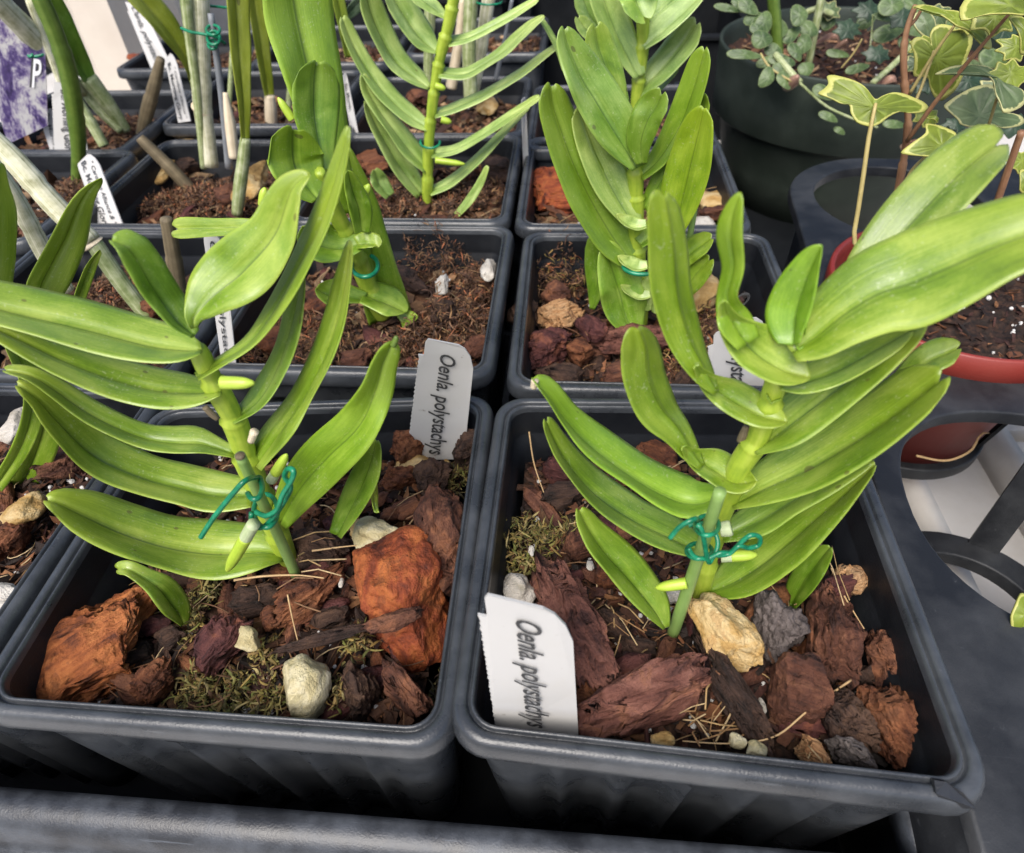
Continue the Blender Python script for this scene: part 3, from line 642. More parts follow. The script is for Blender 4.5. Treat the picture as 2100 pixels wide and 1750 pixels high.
# ---------------------------------------------------------------- bark chunks and stones
def chunk_geo(seed, a, b_, c, kind, sub):
    rnd = random.Random(seed); bm = bmesh.new(); bmesh.ops.create_icosphere(bm, subdivisions=sub, radius=1.0)
    pl = []
    for k in range(9 if kind != 'pebble' else 7):
        n = Vector((rnd.gauss(0, 1), rnd.gauss(0, 1), rnd.gauss(0, .8))).normalized(); pl.append((n, rnd.uniform(.58, .92) if kind != 'pebble' else rnd.uniform(.70, .95)))
    off = Vector((seed*3.7, seed*1.3, 0)); e = {'lava': 1.0, 'bark': .48, 'slab': .40, 'stone': .8, 'pebble': .92, 'fibrous': .55}[kind]
    for v in bm.verts:
        p = v.co.copy(); q = Vector([math.copysign(abs(t)**e, t) for t in p]); q *= 1/max(.8, q.length*.9)
        for n, d in pl:
            t = q.dot(n)
            if t > d: q -= n*(t-d)*.92
        lo = noise.noise(q*1.3+off)
        q += p*lo*(.22 if kind not in ('bark', 'slab', 'fibrous') else .10)
        if kind in ('bark', 'slab', 'fibrous'):
            th_ = math.atan2(p.y, p.x); cx_, sy_ = math.cos(th_), math.sin(th_)
            jg = .26*noise.noise(Vector((cx_*1.2, sy_*1.2, 3))+off)+.12*noise.noise(Vector((cx_*4, sy_*4, 7))+off)
            q.x *= 1+jg; q.y *= 1+jg*.8
            if abs(q.x) > .55: q.x += math.copysign((abs(q.x)-.55)*.55*noise.fractal(Vector((q.y*7, q.z*5, q.x > 0))+off, .6, 2.2, 3), q.x)   # splintered ends
            q.z += .30*q.x*noise.noise(off)+.28*q.y*noise.noise(off+Vector((9, 0, 0)))   # wedge
        if kind in ('bark', 'slab', 'fibrous'):
            gr = noise.fractal(Vector((q.x*.9, q.y*9, q.z*9))+off, .7, 2.1, 4) if kind != 'fibrous' else noise.fractal(Vector((q.x*1.0, q.y*16, q.z*16))+off, .6, 2.2, 3)
            q += p*gr*(.040 if kind != 'fibrous' else .10)
            q += p*noise.fractal(q*7+off, .8, 2.1, 3)*.030
            L_ = 3.2; s = q.z*L_+1.3*noise.noise(Vector((q.x*1.7, q.y*1.7, 0))+off); fr = s-math.floor(s)     # flaky layers
            q.z += (min(1, fr*3.5)-fr)*.95/L_
            q.x += .20*noise.noise(Vector((math.floor(s)*3.1, q.y*3, 0))+off); q.y += .17*noise.noise(Vector((math.floor(s)*2.3, q.x*3, 5))+off)
        else:
            q += p*noise.fractal(q*3.2+off, .8, 2.1, 5)*(.16 if kind == 'lava' else .075 if kind == 'stone' else .04)
        v.co = Vector((q.x*a, q.y*b_, q.z*c))
    V = [v.co.copy() for v in bm.verts]; Fc = [tuple(v.index for v in f.verts) for f in bm.faces]; bm.free()
    return V, Fc
_cs = [140]
def chunk(x1, y1, x2, y2, wpx, hmm, mat, label, name='bark_chunk', kind='bark', cat='bark', sub=6, sink=.35, soil=-.0145, tilt=0.0, group=None, roll=0.0):
    """long axis given by two pixels on the mix surface; width in pixels; height in mm"""
    _cs[0] += 1; h = hmm*.001
    zc = soil + h*(.5-sink)
    p1, p2 = atz(x1, y1, zc), atz(x2, y2, zc); c = (p1+p2)/2; ax = p2-p1; a = ax.length/2
    dx, dy = x2-x1, y2-y1; L_ = math.hypot(dx, dy) or 1; mx, my = (x1+x2)/2, (y1+y2)/2
    q1, q2 = atz(mx-dy/L_*wpx/2, my+dx/L_*wpx/2, zc), atz(mx+dy/L_*wpx/2, my-dx/L_*wpx/2, zc)
    b_ = max(.0012, abs((q2-q1).dot(Vector((-ax.y, ax.x, 0)).normalized()))/2)
    V, Fc = chunk_geo(_cs[0], a*1.16, b_*1.14, h/2*1.08, kind, sub)
    rot = Matrix.Rotation(math.atan2(ax.y, ax.x), 3, 'Z') @ Matrix.Rotation(tilt, 3, 'Y') @ Matrix.Rotation(roll, 3, 'X')
    me = bpy.data.meshes.new(name); me.from_pydata([tuple(v) for v in V], [], Fc); me.polygons.foreach_set('use_smooth', [True]*len(Fc)); me.materials.append(M[mat]); me.update()
    o = bpy.data.objects.new(name, me); COL.objects.link(o); o.location = c; o.rotation_euler = rot.to_euler()
    return tag(o, label, cat, group)
def bk(*a, **k): return chunk(*a, **k)
def st(x, y, w, h, mat, label, ratio=1.0, ang=0, hmm=None, **k):
    """stone: centre pixel, pixel width and height on screen"""
    ca, sa = math.cos(math.radians(ang)), math.sin(math.radians(ang))
    k.setdefault('kind', 'stone'); k.setdefault('name', 'stone'); k.setdefault('cat', 'stone'); k.setdefault('sub', 4)
    mm = mmpx(atz(x, y, -.012))*1000
    return chunk(x-ca*w/2, y-sa*w/2, x+ca*w/2, y+sa*w/2, h, hmm or .8*min(w, h)*mm, mat, label, **k)
LP, RP = 'in the front left pot', 'in the front right pot'
# front left pot
bk(62,1418,285,1290, 165, 11, 'orange', 'large rusty orange bark chunk in the front left corner of the front left pot', roll=.25, tilt=-.12)
bk(205,1300,300,1215, 60, 7, 'orange', 'narrow orange bark arm pointing at the small low leaf '+LP, soil=-.014)
bk(822,1130,850,1335, 195, 22, 'red', 'big red-orange bark lump against the right wall of the front left pot', sink=.3, kind='stone')
bk(930,1045,915,1185, 105, 20, 'brown', 'dark brown tapered bark block behind the red-orange lump', sink=.3)
bk(560,1270,692,1190, 50, 6, 'rust', 'flat red-brown bark slab with orange edge beside the red-orange lump', kind='slab', soil=-.013)
bk(535,1275,575,1262, 36, 5, 'rust', 'small bark flake at the end of the flat slab '+LP, kind='slab', sub=4, soil=-.013)
bk(392,1375,488,1290, 66, 8, 'purple', 'dark purple bark piece with orange streaks, centre of the front left pot', kind='slab', soil=-.012, tilt=-.2)
bk(285,1435,345,1370, 48, 7, 'rust', 'reddish bark splinter right of the rusty orange chunk', soil=-.014)
bk(738,1385,742,1470, 72, 14, 'dark', 'dark blocky bark by the front rim of the front left pot', sink=.4)
bk(800,1375,868,1465, 58, 11, 'brown', 'finger-shaped brown bark in the front right corner of the front left pot', soil=-.012)
bk(612,1122,722,1138, 62, 9, 'dark', 'dark husk piece with frayed fibres below the green stake '+LP, kind='fibrous', soil=-.014)
bk(560,1335,765,1287, 20, 3, 'dark', 'thin dark twig lying below the red-orange lump', name='twig', cat='twig', kind='fibrous', soil=-.008, sink=0, sub=4)
bk(765,1290,872,1258, 28, 3.5, 'brown', 'flattened brown twig crossing the red-orange lump', name='twig', cat='twig', kind='fibrous', soil=.000, sink=0, sub=4)
st(628,1405,100,112,'cream','large pale cream stone at the front of the front left pot', hmm=12, ang=80, soil=-.011)
st(505,1308,58,44,'cream','small white-cream stone touching the purple bark piece', soil=-.010, ang=20)
st(762,1090,92,62,'cream','yellowish cream stone above the red-orange lump', soil=-.008, ang=-8)
st(738,1085,40,30,'yellow','small tan stone tucked behind the yellowish cream stone', soil=-.010)
st(852,952,58,48,'yellow','tan stone at the back of the front left pot, below the name tag', soil=-.014)
st(912,968,36,34,'yellow','small tan stone right of the one below the name tag '+LP, soil=-.014)
bk(930,935,1000,912, 52, 10, 'dark', 'dark bark wedge in front of the name tag '+LP, soil=-.012)
bk(812,930,872,905, 40, 9, 'rust', 'reddish bark bit left of the name tag '+LP, soil=-.012)
bk(862,1010,905,965, 58, 10, 'dark', 'dark bark cube below the tan stones '+LP, soil=-.014)
bk(800,1000,850,970, 40, 9, 'rust', 'red-brown bark lump beside the broad right leaf '+LP, soil=-.016)
bk(950,1075,985,1040, 30, 8, 'dark', 'dark bark sliver at the right wall '+LP, soil=-.016, sub=4)
bk(800,1065,870,1030, 36, 6, 'brown', 'brown bark sliver above the yellowish cream stone', soil=-.014, sub=4)
bk(420,900,470,870, 40, 8, 'rust', 'red-brown bark bit at the back left '+LP, soil=-.016, sub=4)
bk(560,905,640,860, 40, 8, 'brown', 'brown bark seen between the narrow upright leaves '+LP, soil=-.015, sub=4)
bk(320,1010,420,985, 40, 8, 'brown', 'brown bark under the long left leaves '+LP, soil=-.016, sub=4)
bk(480,1240,560,1225, 40, 7, 'dark', 'dark bark strip below the lowest broad leaf '+LP, soil=-.015, sub=4)
bk(330,1330,380,1300, 40, 7, 'dark', 'dark bark bit between orange chunk and moss '+LP, soil=-.017, sub=4)
bk(640,1300,720,1270, 46, 8, 'dark', 'dark bark between slab and red-orange lump '+LP, soil=-.019, sub=4)
# front right pot
bk(1135,1200,1240,1400, 112, 15, 'pink', 'large pinkish brown bark block right of the front name tag', soil=-.012, tilt=.1)
bk(1205,1480,1425,1390, 105, 14, 'pink', 'broad reddish bark chunk at the front centre of the front right pot', soil=-.012)
bk(1195,1440,1260,1400, 50, 9, 'rust', 'small reddish bark bit wedged beside the front name tag', soil=-.014, sub=4)
st(1480,1290,175,92,'yellow','long golden yellow stone at the foot of the right plant', ang=62, hmm=10, soil=-.009, kind='stone', sub=6)
st(1593,1285,118,88,'lava','rough grey lava stone in the front right pot', ang=85, hmm=18, sink=.3, soil=-.014, sub=6, kind='lava')
bk(1580,1400,1695,1440, 118, 17, 'brown', 'rounded dark bark lump with red side below the lava stone', soil=-.013, kind='stone')
bk(1705,1230,1735,1395, 105, 12, 'brown', 'tall brown bark chunk right of the lava stone', soil=-.012)
bk(1790,1305,1848,1410, 84, 9, 'brown', 'brown bark chunk against the right wall '+RP, soil=-.014)
bk(1785,1400,1852,1555, 88, 9, 'rust', 'layered orange-brown bark in the front right corner of the front right pot', soil=-.012)
bk(1440,1335,1575,1545, 52, 8, 'dark', 'long fibrous dark bark strip below the golden stone', kind='fibrous', soil=-.011)
bk(1690,1425,1775,1520, 66, 9, 'dark', 'striped dark wood piece left of the layered orange-brown bark', kind='fibrous', soil=-.011)
bk(1640,1530,1700,1568, 40, 5, 'tan', 'pale splintered wood chip by the front rim '+RP, kind='slab', soil=-.009)
bk(1700,1520,1790,1568, 42, 7, 'greybark', 'grey bark piece by the front rim '+RP, soil=-.010)
bk(1715,1175,1755,1215, 46, 8, 'tan', 'orange-tan bark bit behind the tall brown chunk', soil=-.010, sub=4)
bk(1690,1215,1750,1195, 44, 9, 'purple', 'purple-black bark bit behind the tall brown chunk', soil=-.011, sub=4)
bk(1225,1190,1270,1165, 44, 9, 'rust', 'reddish bark bit beside the lowest left leaf '+RP, soil=-.013, sub=4)
bk(1170,1130,1225,1115, 48, 10, 'brown', 'brown grooved bark left of the lowest left leaf '+RP, soil=-.014, sub=4)
bk(1110,1030,1200,1020, 40, 9, 'dark', 'dark bark at the left side of the front right pot', soil=-.015, sub=4)
bk(1310,930,1390,965, 44, 9, 'rust', 'red bark bit behind the curved left leaves '+RP, soil=-.016, sub=4)
bk(1400,915,1470,905, 30, 6, 'tan', 'pale brown bark sliver at the back wall '+RP, soil=-.016, sub=4)
bk(1120,960,1190,985, 36, 9, 'purple', 'dark purple bark under the left leaf tips '+RP, soil=-.016, sub=4)
bk(1490,1480,1520,1530, 40, 7, 'dark', 'dark bark bit by the small yellow pebbles '+RP, soil=-.015, sub=4)
bk(1590,1480,1680,1500, 50, 8, 'purple', 'dark red bark under the rounded lump '+RP, soil=-.016, sub=4)
bk(1270,1330,1340,1345, 40, 7, 'dark', 'dark bark bit between the two reddish chunks '+RP, soil=-.016, sub=4)
bk(1230,1270,1290,1310, 34, 6, 'dark', 'dark husk with straw fibres beside the pinkish block', kind='fibrous', soil=-.013, sub=4)
bk(1740,1380,1770,1420, 40, 9, 'dark', 'dark bark bit between two right-hand chunks '+RP, soil=-.018, sub=4)
st(1065,1206,62,60,'pumice','round cream stone above the front name tag', soil=-.012)
st(1358,1520,50,34,'yellow','small tan stone by the front rim '+RP, soil=-.008)
st(1512,1520,30,26,'cream','left one of two yellowish pebbles by the front rim '+RP, soil=-.008, kind='pebble', name='pebble', cat='pebble')
st(1551,1537,36,30,'cream','right one of two yellowish pebbles by the front rim '+RP, soil=-.008, kind='pebble', name='pebble', cat='pebble')
st(1380,1222,50,30,'pumice','white stone at the foot of the green stake '+RP, soil=-.010)
st(1770,1185,44,40,'tan','smooth tan pebble at the right wall '+RP, soil=-.010, kind='pebble', name='pebble', cat='pebble')
# left edge pot
st(12,1250,100,92,'pumice','big pale stone at the left edge of the picture', soil=-.008)
st(52,1045,62,54,'yellow','knobbly tan stone touching the lowest long leaf tip', soil=-.006)
st(36,872,56,52,'pumice','pale rough stone under the left leaf tips', soil=-.008)
st(90,1158,26,22,'perlite','white perlite lump by the left rim of the front left pot', soil=-.006, kind='pebble', name='pebble', cat='pebble')
bk(-10,1140,45,1085, 44, 8, 'rust', 'red-brown bark at the left picture edge', soil=-.009)
bk(95,960,180,935, 52, 9, 'brown', 'brown bark under the left leaves, in the left edge pot', soil=-.010)
# pots behind
bk(1085,735,1148,700, 66, 10, 'purple', 'dull purple bark lump at the left of the pot behind the front right one', soil=-.014)
bk(1120,655,1180,640, 44, 8, 'tan', 'tan splintered bark behind the purple lump', soil=-.013, kind='slab')
bk(1165,715,1215,735, 40, 8, 'rust', 'dark red bark right of the purple lump', soil=-.014, sub=4)
bk(1235,700,1380,690, 44, 8, 'pink', 'long pinkish bark strip behind the curved leaf tip', soil=-.013)
bk(1100,770,1200,790, 50, 9, 'dark', 'dark bark along the front wall of the pot behind the front right one', soil=-.016, sub=4)
bk(1060,650,1110,640, 46, 9, 'dark', 'dark bark at the left wall of the pot behind the front right one', soil=-.016, sub=4)
st(1425,600,90,70,'yellow','tan stone behind the two small right leaves of the tall plant', soil=-.012)
bk(1083,400,1170,388, 60, 12, 'red', 'red bark lump in the pot beside the dark green pot', soil=-.012)
st(1470,412,60,44,'yellow','tan stone in the right corner of the pot beside the dark green pot', soil=-.012)
st(1445,458,48,22,'pumice','pale tan stone below the other at the right front wall', soil=-.010)
bk(1440,440,1500,438, 16, 5, 'brown', 'brown bark strip between two tan stones on the right', soil=-.010, sub=4)
st(322,357,66,42,'yellow','yellow-brown stone at the left of the pot with cream stones', soil=-.012)
st(368,322,92,46,'yellow','long orange-tan stone at the back of the pot with cream stones', soil=-.012, ang=-6)
bk(262,385,292,375, 26, 7, 'pink', 'pink-brown bark at the left of the pot with cream stones', soil=-.012, sub=4)
st(520,375,42,70,'yellow','upright tan stone right of the cane foot in the pot with cream stones', soil=-.010)
bk(360,345,400,330, 34, 7, 'dark', 'dark bark between the canes and the orange-tan stone', soil=-.012, sub=4)
st(908,582,26,30,'pumice','white shell-like stone in the moss of the pot behind the front left one', soil=-.008)
st(1003,553,26,34,'pumice','pale stone at the right wall of the pot behind the front left one', soil=-.006)
bk(790,475,850,485, 34, 7, 'rust', 'flaky red-brown bark at the back wall of the pot behind the front left one', soil=-.012)
bk(530,705,580,690, 34, 7, 'rust', 'red bark bit in the moss left of the narrow upright leaves', soil=-.010, sub=4)
bk(620,640,680,600, 40, 8, 'rust', 'red-brown bark under the leaves of the leaning plant', soil=-.012, sub=4)
bk(800,560,870,590, 30, 6, 'dark', 'dark bark strip beside the leaning plant\'s foot', soil=-.010, sub=4)
bk(440,405,490,395, 26, 7, 'brown', 'brown bark at the foot of the pale canes', soil=-.012, sub=4)
bk(730,345,790,330, 40, 8, 'rust', 'red bark at the back left of the thin-leaved plant\'s pot', soil=-.010, sub=4)
bk(990,350,1040,345, 40, 8, 'dark', 'dark bark at the back right of the thin-leaved plant\'s pot', soil=-.012, sub=4)
st(1000,215,36,26,'yellow','tan stone right of the distant canes', soil=-.008)
bk(840,205,880,195, 26, 6, 'brown', 'brown bark left of the distant canes', soil=-.010, sub=4)
bk(265,128,310,120, 22, 6, 'red', 'red bark under the distant name tag by the post', soil=-.010, sub=4)
# medium loose chips, alike within each pot
CHIPM = []
for s in range(8):
    V, Fc = chunk_geo(900+s, .0034*random.uniform(.8, 1.3), .0020*random.uniform(.7, 1.3), .0011*random.uniform(.7, 1.4), random.choice(['bark', 'slab', 'slab']), 3)
    for mk in ('brown', 'dark', 'rust', 'purple'):
        me = bpy.data.meshes.new('bark_chip'); me.from_pydata([tuple(v) for v in V], [], Fc); me.polygons.foreach_set('use_smooth', [True]*len(Fc)); me.materials.append(M[mk]); CHIPM.append(me)
rnd = random.Random(5)
for k, (x, y, zr_, soil) in POTS.items():
    n = {(-1,0): 46, (0,0): 46, (-2,0): 16, (-1,1): 30, (0,1): 30, (-2,1): 14}.get(k, {2: 14, 3: 6, 4: 4}.get(k[1], 0))
    for i in range(n):
        me = rnd.choice(CHIPM); o = bpy.data.objects.new('bark_chip', me); COL.objects.link(o)
        o.location = (x+rnd.uniform(-.0325, .0325), y+rnd.uniform(-.0325, .0325), zr_-soil-.0020+rnd.uniform(0, .0025))
        o.rotation_euler = (rnd.gauss(0, .3), rnd.gauss(0, .3), rnd.uniform(0, 6.3)); s = rnd.uniform(.7, 2.0 if k[1] == 0 else 2.3); o.scale = (s, s, s)
        tag(o, 'small loose bark chip in '+NAMES[k], 'bark chip', 'loose bark chips in '+NAMES[k])
# moss
GREENM = [(.27,.19,.05),(.22,.14,.04),(.22,.18,.045),(.20,.18,.05),(.34,.28,.09),(.16,.17,.035),(.30,.20,.07),(.34,.27,.11),(.08,.07,.02),(.10,.05,.022),(.06,.05,.015)]
BROWNM = [(.12,.058,.030),(.17,.085,.044),(.075,.034,.019),(.22,.12,.062),(.14,.07,.036),(.09,.05,.03),(.30,.17,.075),(.045,.02,.011),(.06,.026,.014),(.34,.12,.05)]
def mp(x, y, wpx, hpx, h, z=-.016):
    c = atz(x, y, z); return (c, abs((atz(x+wpx/2, y, z)-c).length), abs((atz(x, y-hpx/2, z)-c).length), h)
moss([mp(415,1235,60,110,.006), mp(400,1310,50,60,.005)], 'olive moss strand below the lowest broad leaf of the left plant', 1, GREENM, 1.0)
moss([mp(480,1425,230,90,.006), mp(590,1440,60,40,.005), mp(555,1340,70,70,.006), mp(400,1400,80,90,.005)], 'olive and golden moss along the front of the front left pot', 2, GREENM, 1.0)
moss([mp(735,1330,50,90,.006,-.013), mp(690,1430,50,80,.006,-.013)], 'olive moss between cream stone and dark block in the front left pot', 3, GREENM, 1.0)
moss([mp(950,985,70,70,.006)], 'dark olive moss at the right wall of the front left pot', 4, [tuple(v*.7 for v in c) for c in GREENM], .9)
moss([mp(905,1420,50,110,.004,-.018)], 'moss coloured darker for the shaded corner of the front left pot', 5, [tuple(v*.35 for v in c) for c in GREENM], .7)  # palette darkened: shade of the corner put into the moss colour
moss([mp(1075,1120,110,130,.007,-.014), mp(1150,1090,80,60,.004,-.015)], 'olive moss at the left wall of the front right pot', 6, [tuple(v*.85 for v in c) for c in GREENM], .9)
moss([mp(1690,1230,60,50,.004)], 'golden moss behind the lava stone', 7, GREENM, .9)
moss([mp(920,690,200,130,.017,-.014), mp(830,730,150,90,.012,-.014), mp(640,690,180,120,.006,-.013), mp(540,720,140,90,.006,-.013)], 'brown moss mounds at the front of the pot behind the front left one', 8, BROWNM, .5, (.0018, .0052))
moss([mp(900,520,170,110,.018,-.014), mp(980,600,90,100,.013,-.014), mp(985,500,80,60,.016,-.014)], 'brown moss mound at the back of the pot behind the front left one', 9, BROWNM, .5, (.0018, .0052))
moss([mp(1140,570,120,110,.018,-.017), mp(1420,740,120,120,.008,-.015), mp(1420,660,90,60,.008,-.015)], 'brown and olive moss in the pot behind the front right one', 10, BROWNM+GREENM[:2], .6, (.0018, .0052))
moss([mp(430,410,200,60,.006,-.014), mp(540,400,90,80,.008,-.014), mp(330,420,120,40,.005,-.014)], 'brown moss at the front of the pot with cream stones', 11, BROWNM, .6, (.002, .0045), (.0004, .0008))
moss([mp(960,395,150,70,.006,-.012), mp(800,420,120,50,.005,-.012)], 'brown moss in the thin-leaved plant\'s pot', 12, BROWNM, .5, (.002, .0045), (.0004, .0008))
moss([mp(260,600,160,80,.005,-.015), mp(310,540,80,60,.006,-.015)], 'reddish brown moss in the pot of fallen canes', 13, BROWNM, .6)
moss([mp(170,390,130,60,.006,-.012)], 'reddish moss in the pot under the folded tag', 14, BROWNM, .5, (.002, .0045), (.0004, .0008))
moss([mp(270,270,100,40,.008,-.012)], 'reddish moss at the foot of the crossing canes', 15, BROWNM, .45, (.0025, .005), (.0005, .0009))

# rougher, darker lumps breaking up the mix of the middle pots
for x1, y1, x2, y2, w, h, mt, lab in (
 (880,650,930,640,34,7,'dark','dark lump between the moss mounds, centre of the pot behind the front left one'),
 (960,720,1005,700,30,6,'brown','brown lump at the front right of the pot behind the front left one'),
 (860,470,920,462,26,6,'brown','brown strip along the back wall of the pot behind the front left one'),
 (560,760,620,752,24,6,'dark','dark strip by the front rim, left of the narrow upright leaves'),
 (700,740,770,730,30,6,'brown','brown lump by the front rim behind the broad right leaf'),
 (1230,780,1300,770,34,8,'brown','brown lump by the front rim behind the curved leaf tip'),
 (1390,790,1440,770,30,7,'dark','dark lump left of the half-hidden name tag'),
 (1350,660,1400,650,30,7,'dark','dark lump right of the tall orchid foot'),
 (1190,660,1230,690,34,8,'purple','purple-black lump left of the tall orchid foot'),
 (1110,610,1160,600,30,7,'brown','brown lump under the moss behind the tan splintered bark'),
 (940,360,980,352,18,6,'brown','brown lump right of the thin-leaved orchid foot'),
 (820,360,850,352,18,6,'dark','dark lump left of the thin-leaved orchid foot'),
 (1200,440,1290,446,16,5,'brown','brown strip along the front wall below the red lump'),
 (300,640,340,620,26,7,'rust','red-brown lump at the foot of the fallen cane')):
    bk(x1, y1, x2, y2, w, h, mt, lab, soil=-.009, sub=4)
# loose straw-coloured fibres in small bundles
def straw(x1, y1, x2, y2, n, spread, label, z=-.010, seed=1, col=((.46,.30,.13),(.34,.19,.08),(.58,.42,.22))):
    rnd = random.Random(seed); A_ = Acc(); c0 = atz((x1+x2)/2, (y1+y2)/2, z)
    for k in range(int(n*.35)):
        ox, oy, f = rnd.gauss(0, spread*1.3), rnd.gauss(0, spread*1.3), rnd.uniform(.2, 1.0); bx, by = rnd.gauss(0, 22), rnd.gauss(0, 22)
        a = atz(x1+ox, y1+oy, z+rnd.uniform(-.001, .002)); b_ = atz(x1+ox+(x2-x1)*f+bx, y1+oy+(y2-y1)*f+by, z+rnd.uniform(-.001, .004)); m_ = (a+b_)/2+Vector((rnd.gauss(0, .0006), rnd.gauss(0, .0006), rnd.uniform(0, .0012)))
        S = [a.lerp(m_, t/3) if t < 3 else m_.lerp(b_, (t-3)/3) for t in range(7)]
        v, f_, u = tube_geo(S, [rnd.uniform(.00010, .00022)]*7, 5); A_.add(v, f_, u, rnd.choice(col))
    return tag(A_.obj('coir_fibres', M['chips'], None, True, c0), label, 'fibres', None, 'stuff')
straw(1465,1500,1530,1430, 26, 14, 'straw-coloured fibres left of the fibrous dark strip', -.011, 1)
straw(1225,1250,1290,1330, 22, 14, 'straw-coloured fibres beside the pinkish bark block', -.010, 2)
straw(1410,1470,1500,1450, 18, 12, 'short straw fibres by the broad reddish chunk', -.011, 3)
straw(1440,1335,1500,1400, 24, 14, 'frayed brown fibres on the long fibrous strip', -.008, 4, ((.14,.06,.03),(.22,.10,.05),(.30,.16,.08)))
straw(620,1130,720,1120, 18, 14, 'frayed pale fibres on the husk under the green stake', -.008, 5)
straw(570,1230,700,1215, 12, 16, 'dark straw fibres behind the flat bark slab', -.011, 6, ((.12,.06,.03),(.26,.14,.07)))
straw(230,1390,330,1360, 16, 16, 'brown fibres beside the rusty orange chunk', -.013, 7, ((.20,.09,.04),(.30,.15,.07)))
straw(640,1330,700,1400, 14, 14, 'brown fibres between cream stone and red lump', -.012, 8, ((.20,.10,.04),(.34,.19,.09)))
straw(1640,1545,1720,1580, 12, 8, 'pale splinters on the tan wood chip', -.007, 9)
straw(1700,1120,1760,1260, 8, 16, 'thin fibres at the right wall of the front right pot', -.006, 10)
straw(820,1060,900,1010, 14, 16, 'thin roots beside the dark tapered block', -.010, 11, ((.40,.27,.14),(.24,.13,.07)))
straw(1370,960,1440,930, 14, 12, 'brown fibres at the back of the front right pot', -.013, 12)
straw(1150,640,1220,700, 14, 14, 'fine brown fibres over the purple bark', -.010, 13, ((.18,.08,.04),(.28,.14,.07)))
# perlite beads among the bark, front pots
for i, (x, y, w, lab) in enumerate(((1490,1400,16,'left of three white beads by the broad reddish chunk'),(1505,1418,18,'middle of three white beads by the broad reddish chunk'),(1562,1448,20,'white bead right of the fibrous strip'),(1232,1558,14,'white bead at the front rim below the reddish chunk'),(800,1118,22,'white bead on top of the red-orange lump'),(875,1078,16,'white bead right of the yellowish cream stone'),(1180,1105,14,'white bead in the moss of the front right pot'),(1090,1130,16,'oblong white bead at the left wall of the front right pot'),(1210,1160,18,'greenish white bead left of the low leaf'),(700,1195,12,'white bead above the flat bark slab'))):
    st(x, y, w*.7, w*.62, 'pumice', lab, kind='pebble', name='perlite_bead', cat='bead', soil=-.009 if i != 4 else -.002, sub=3)
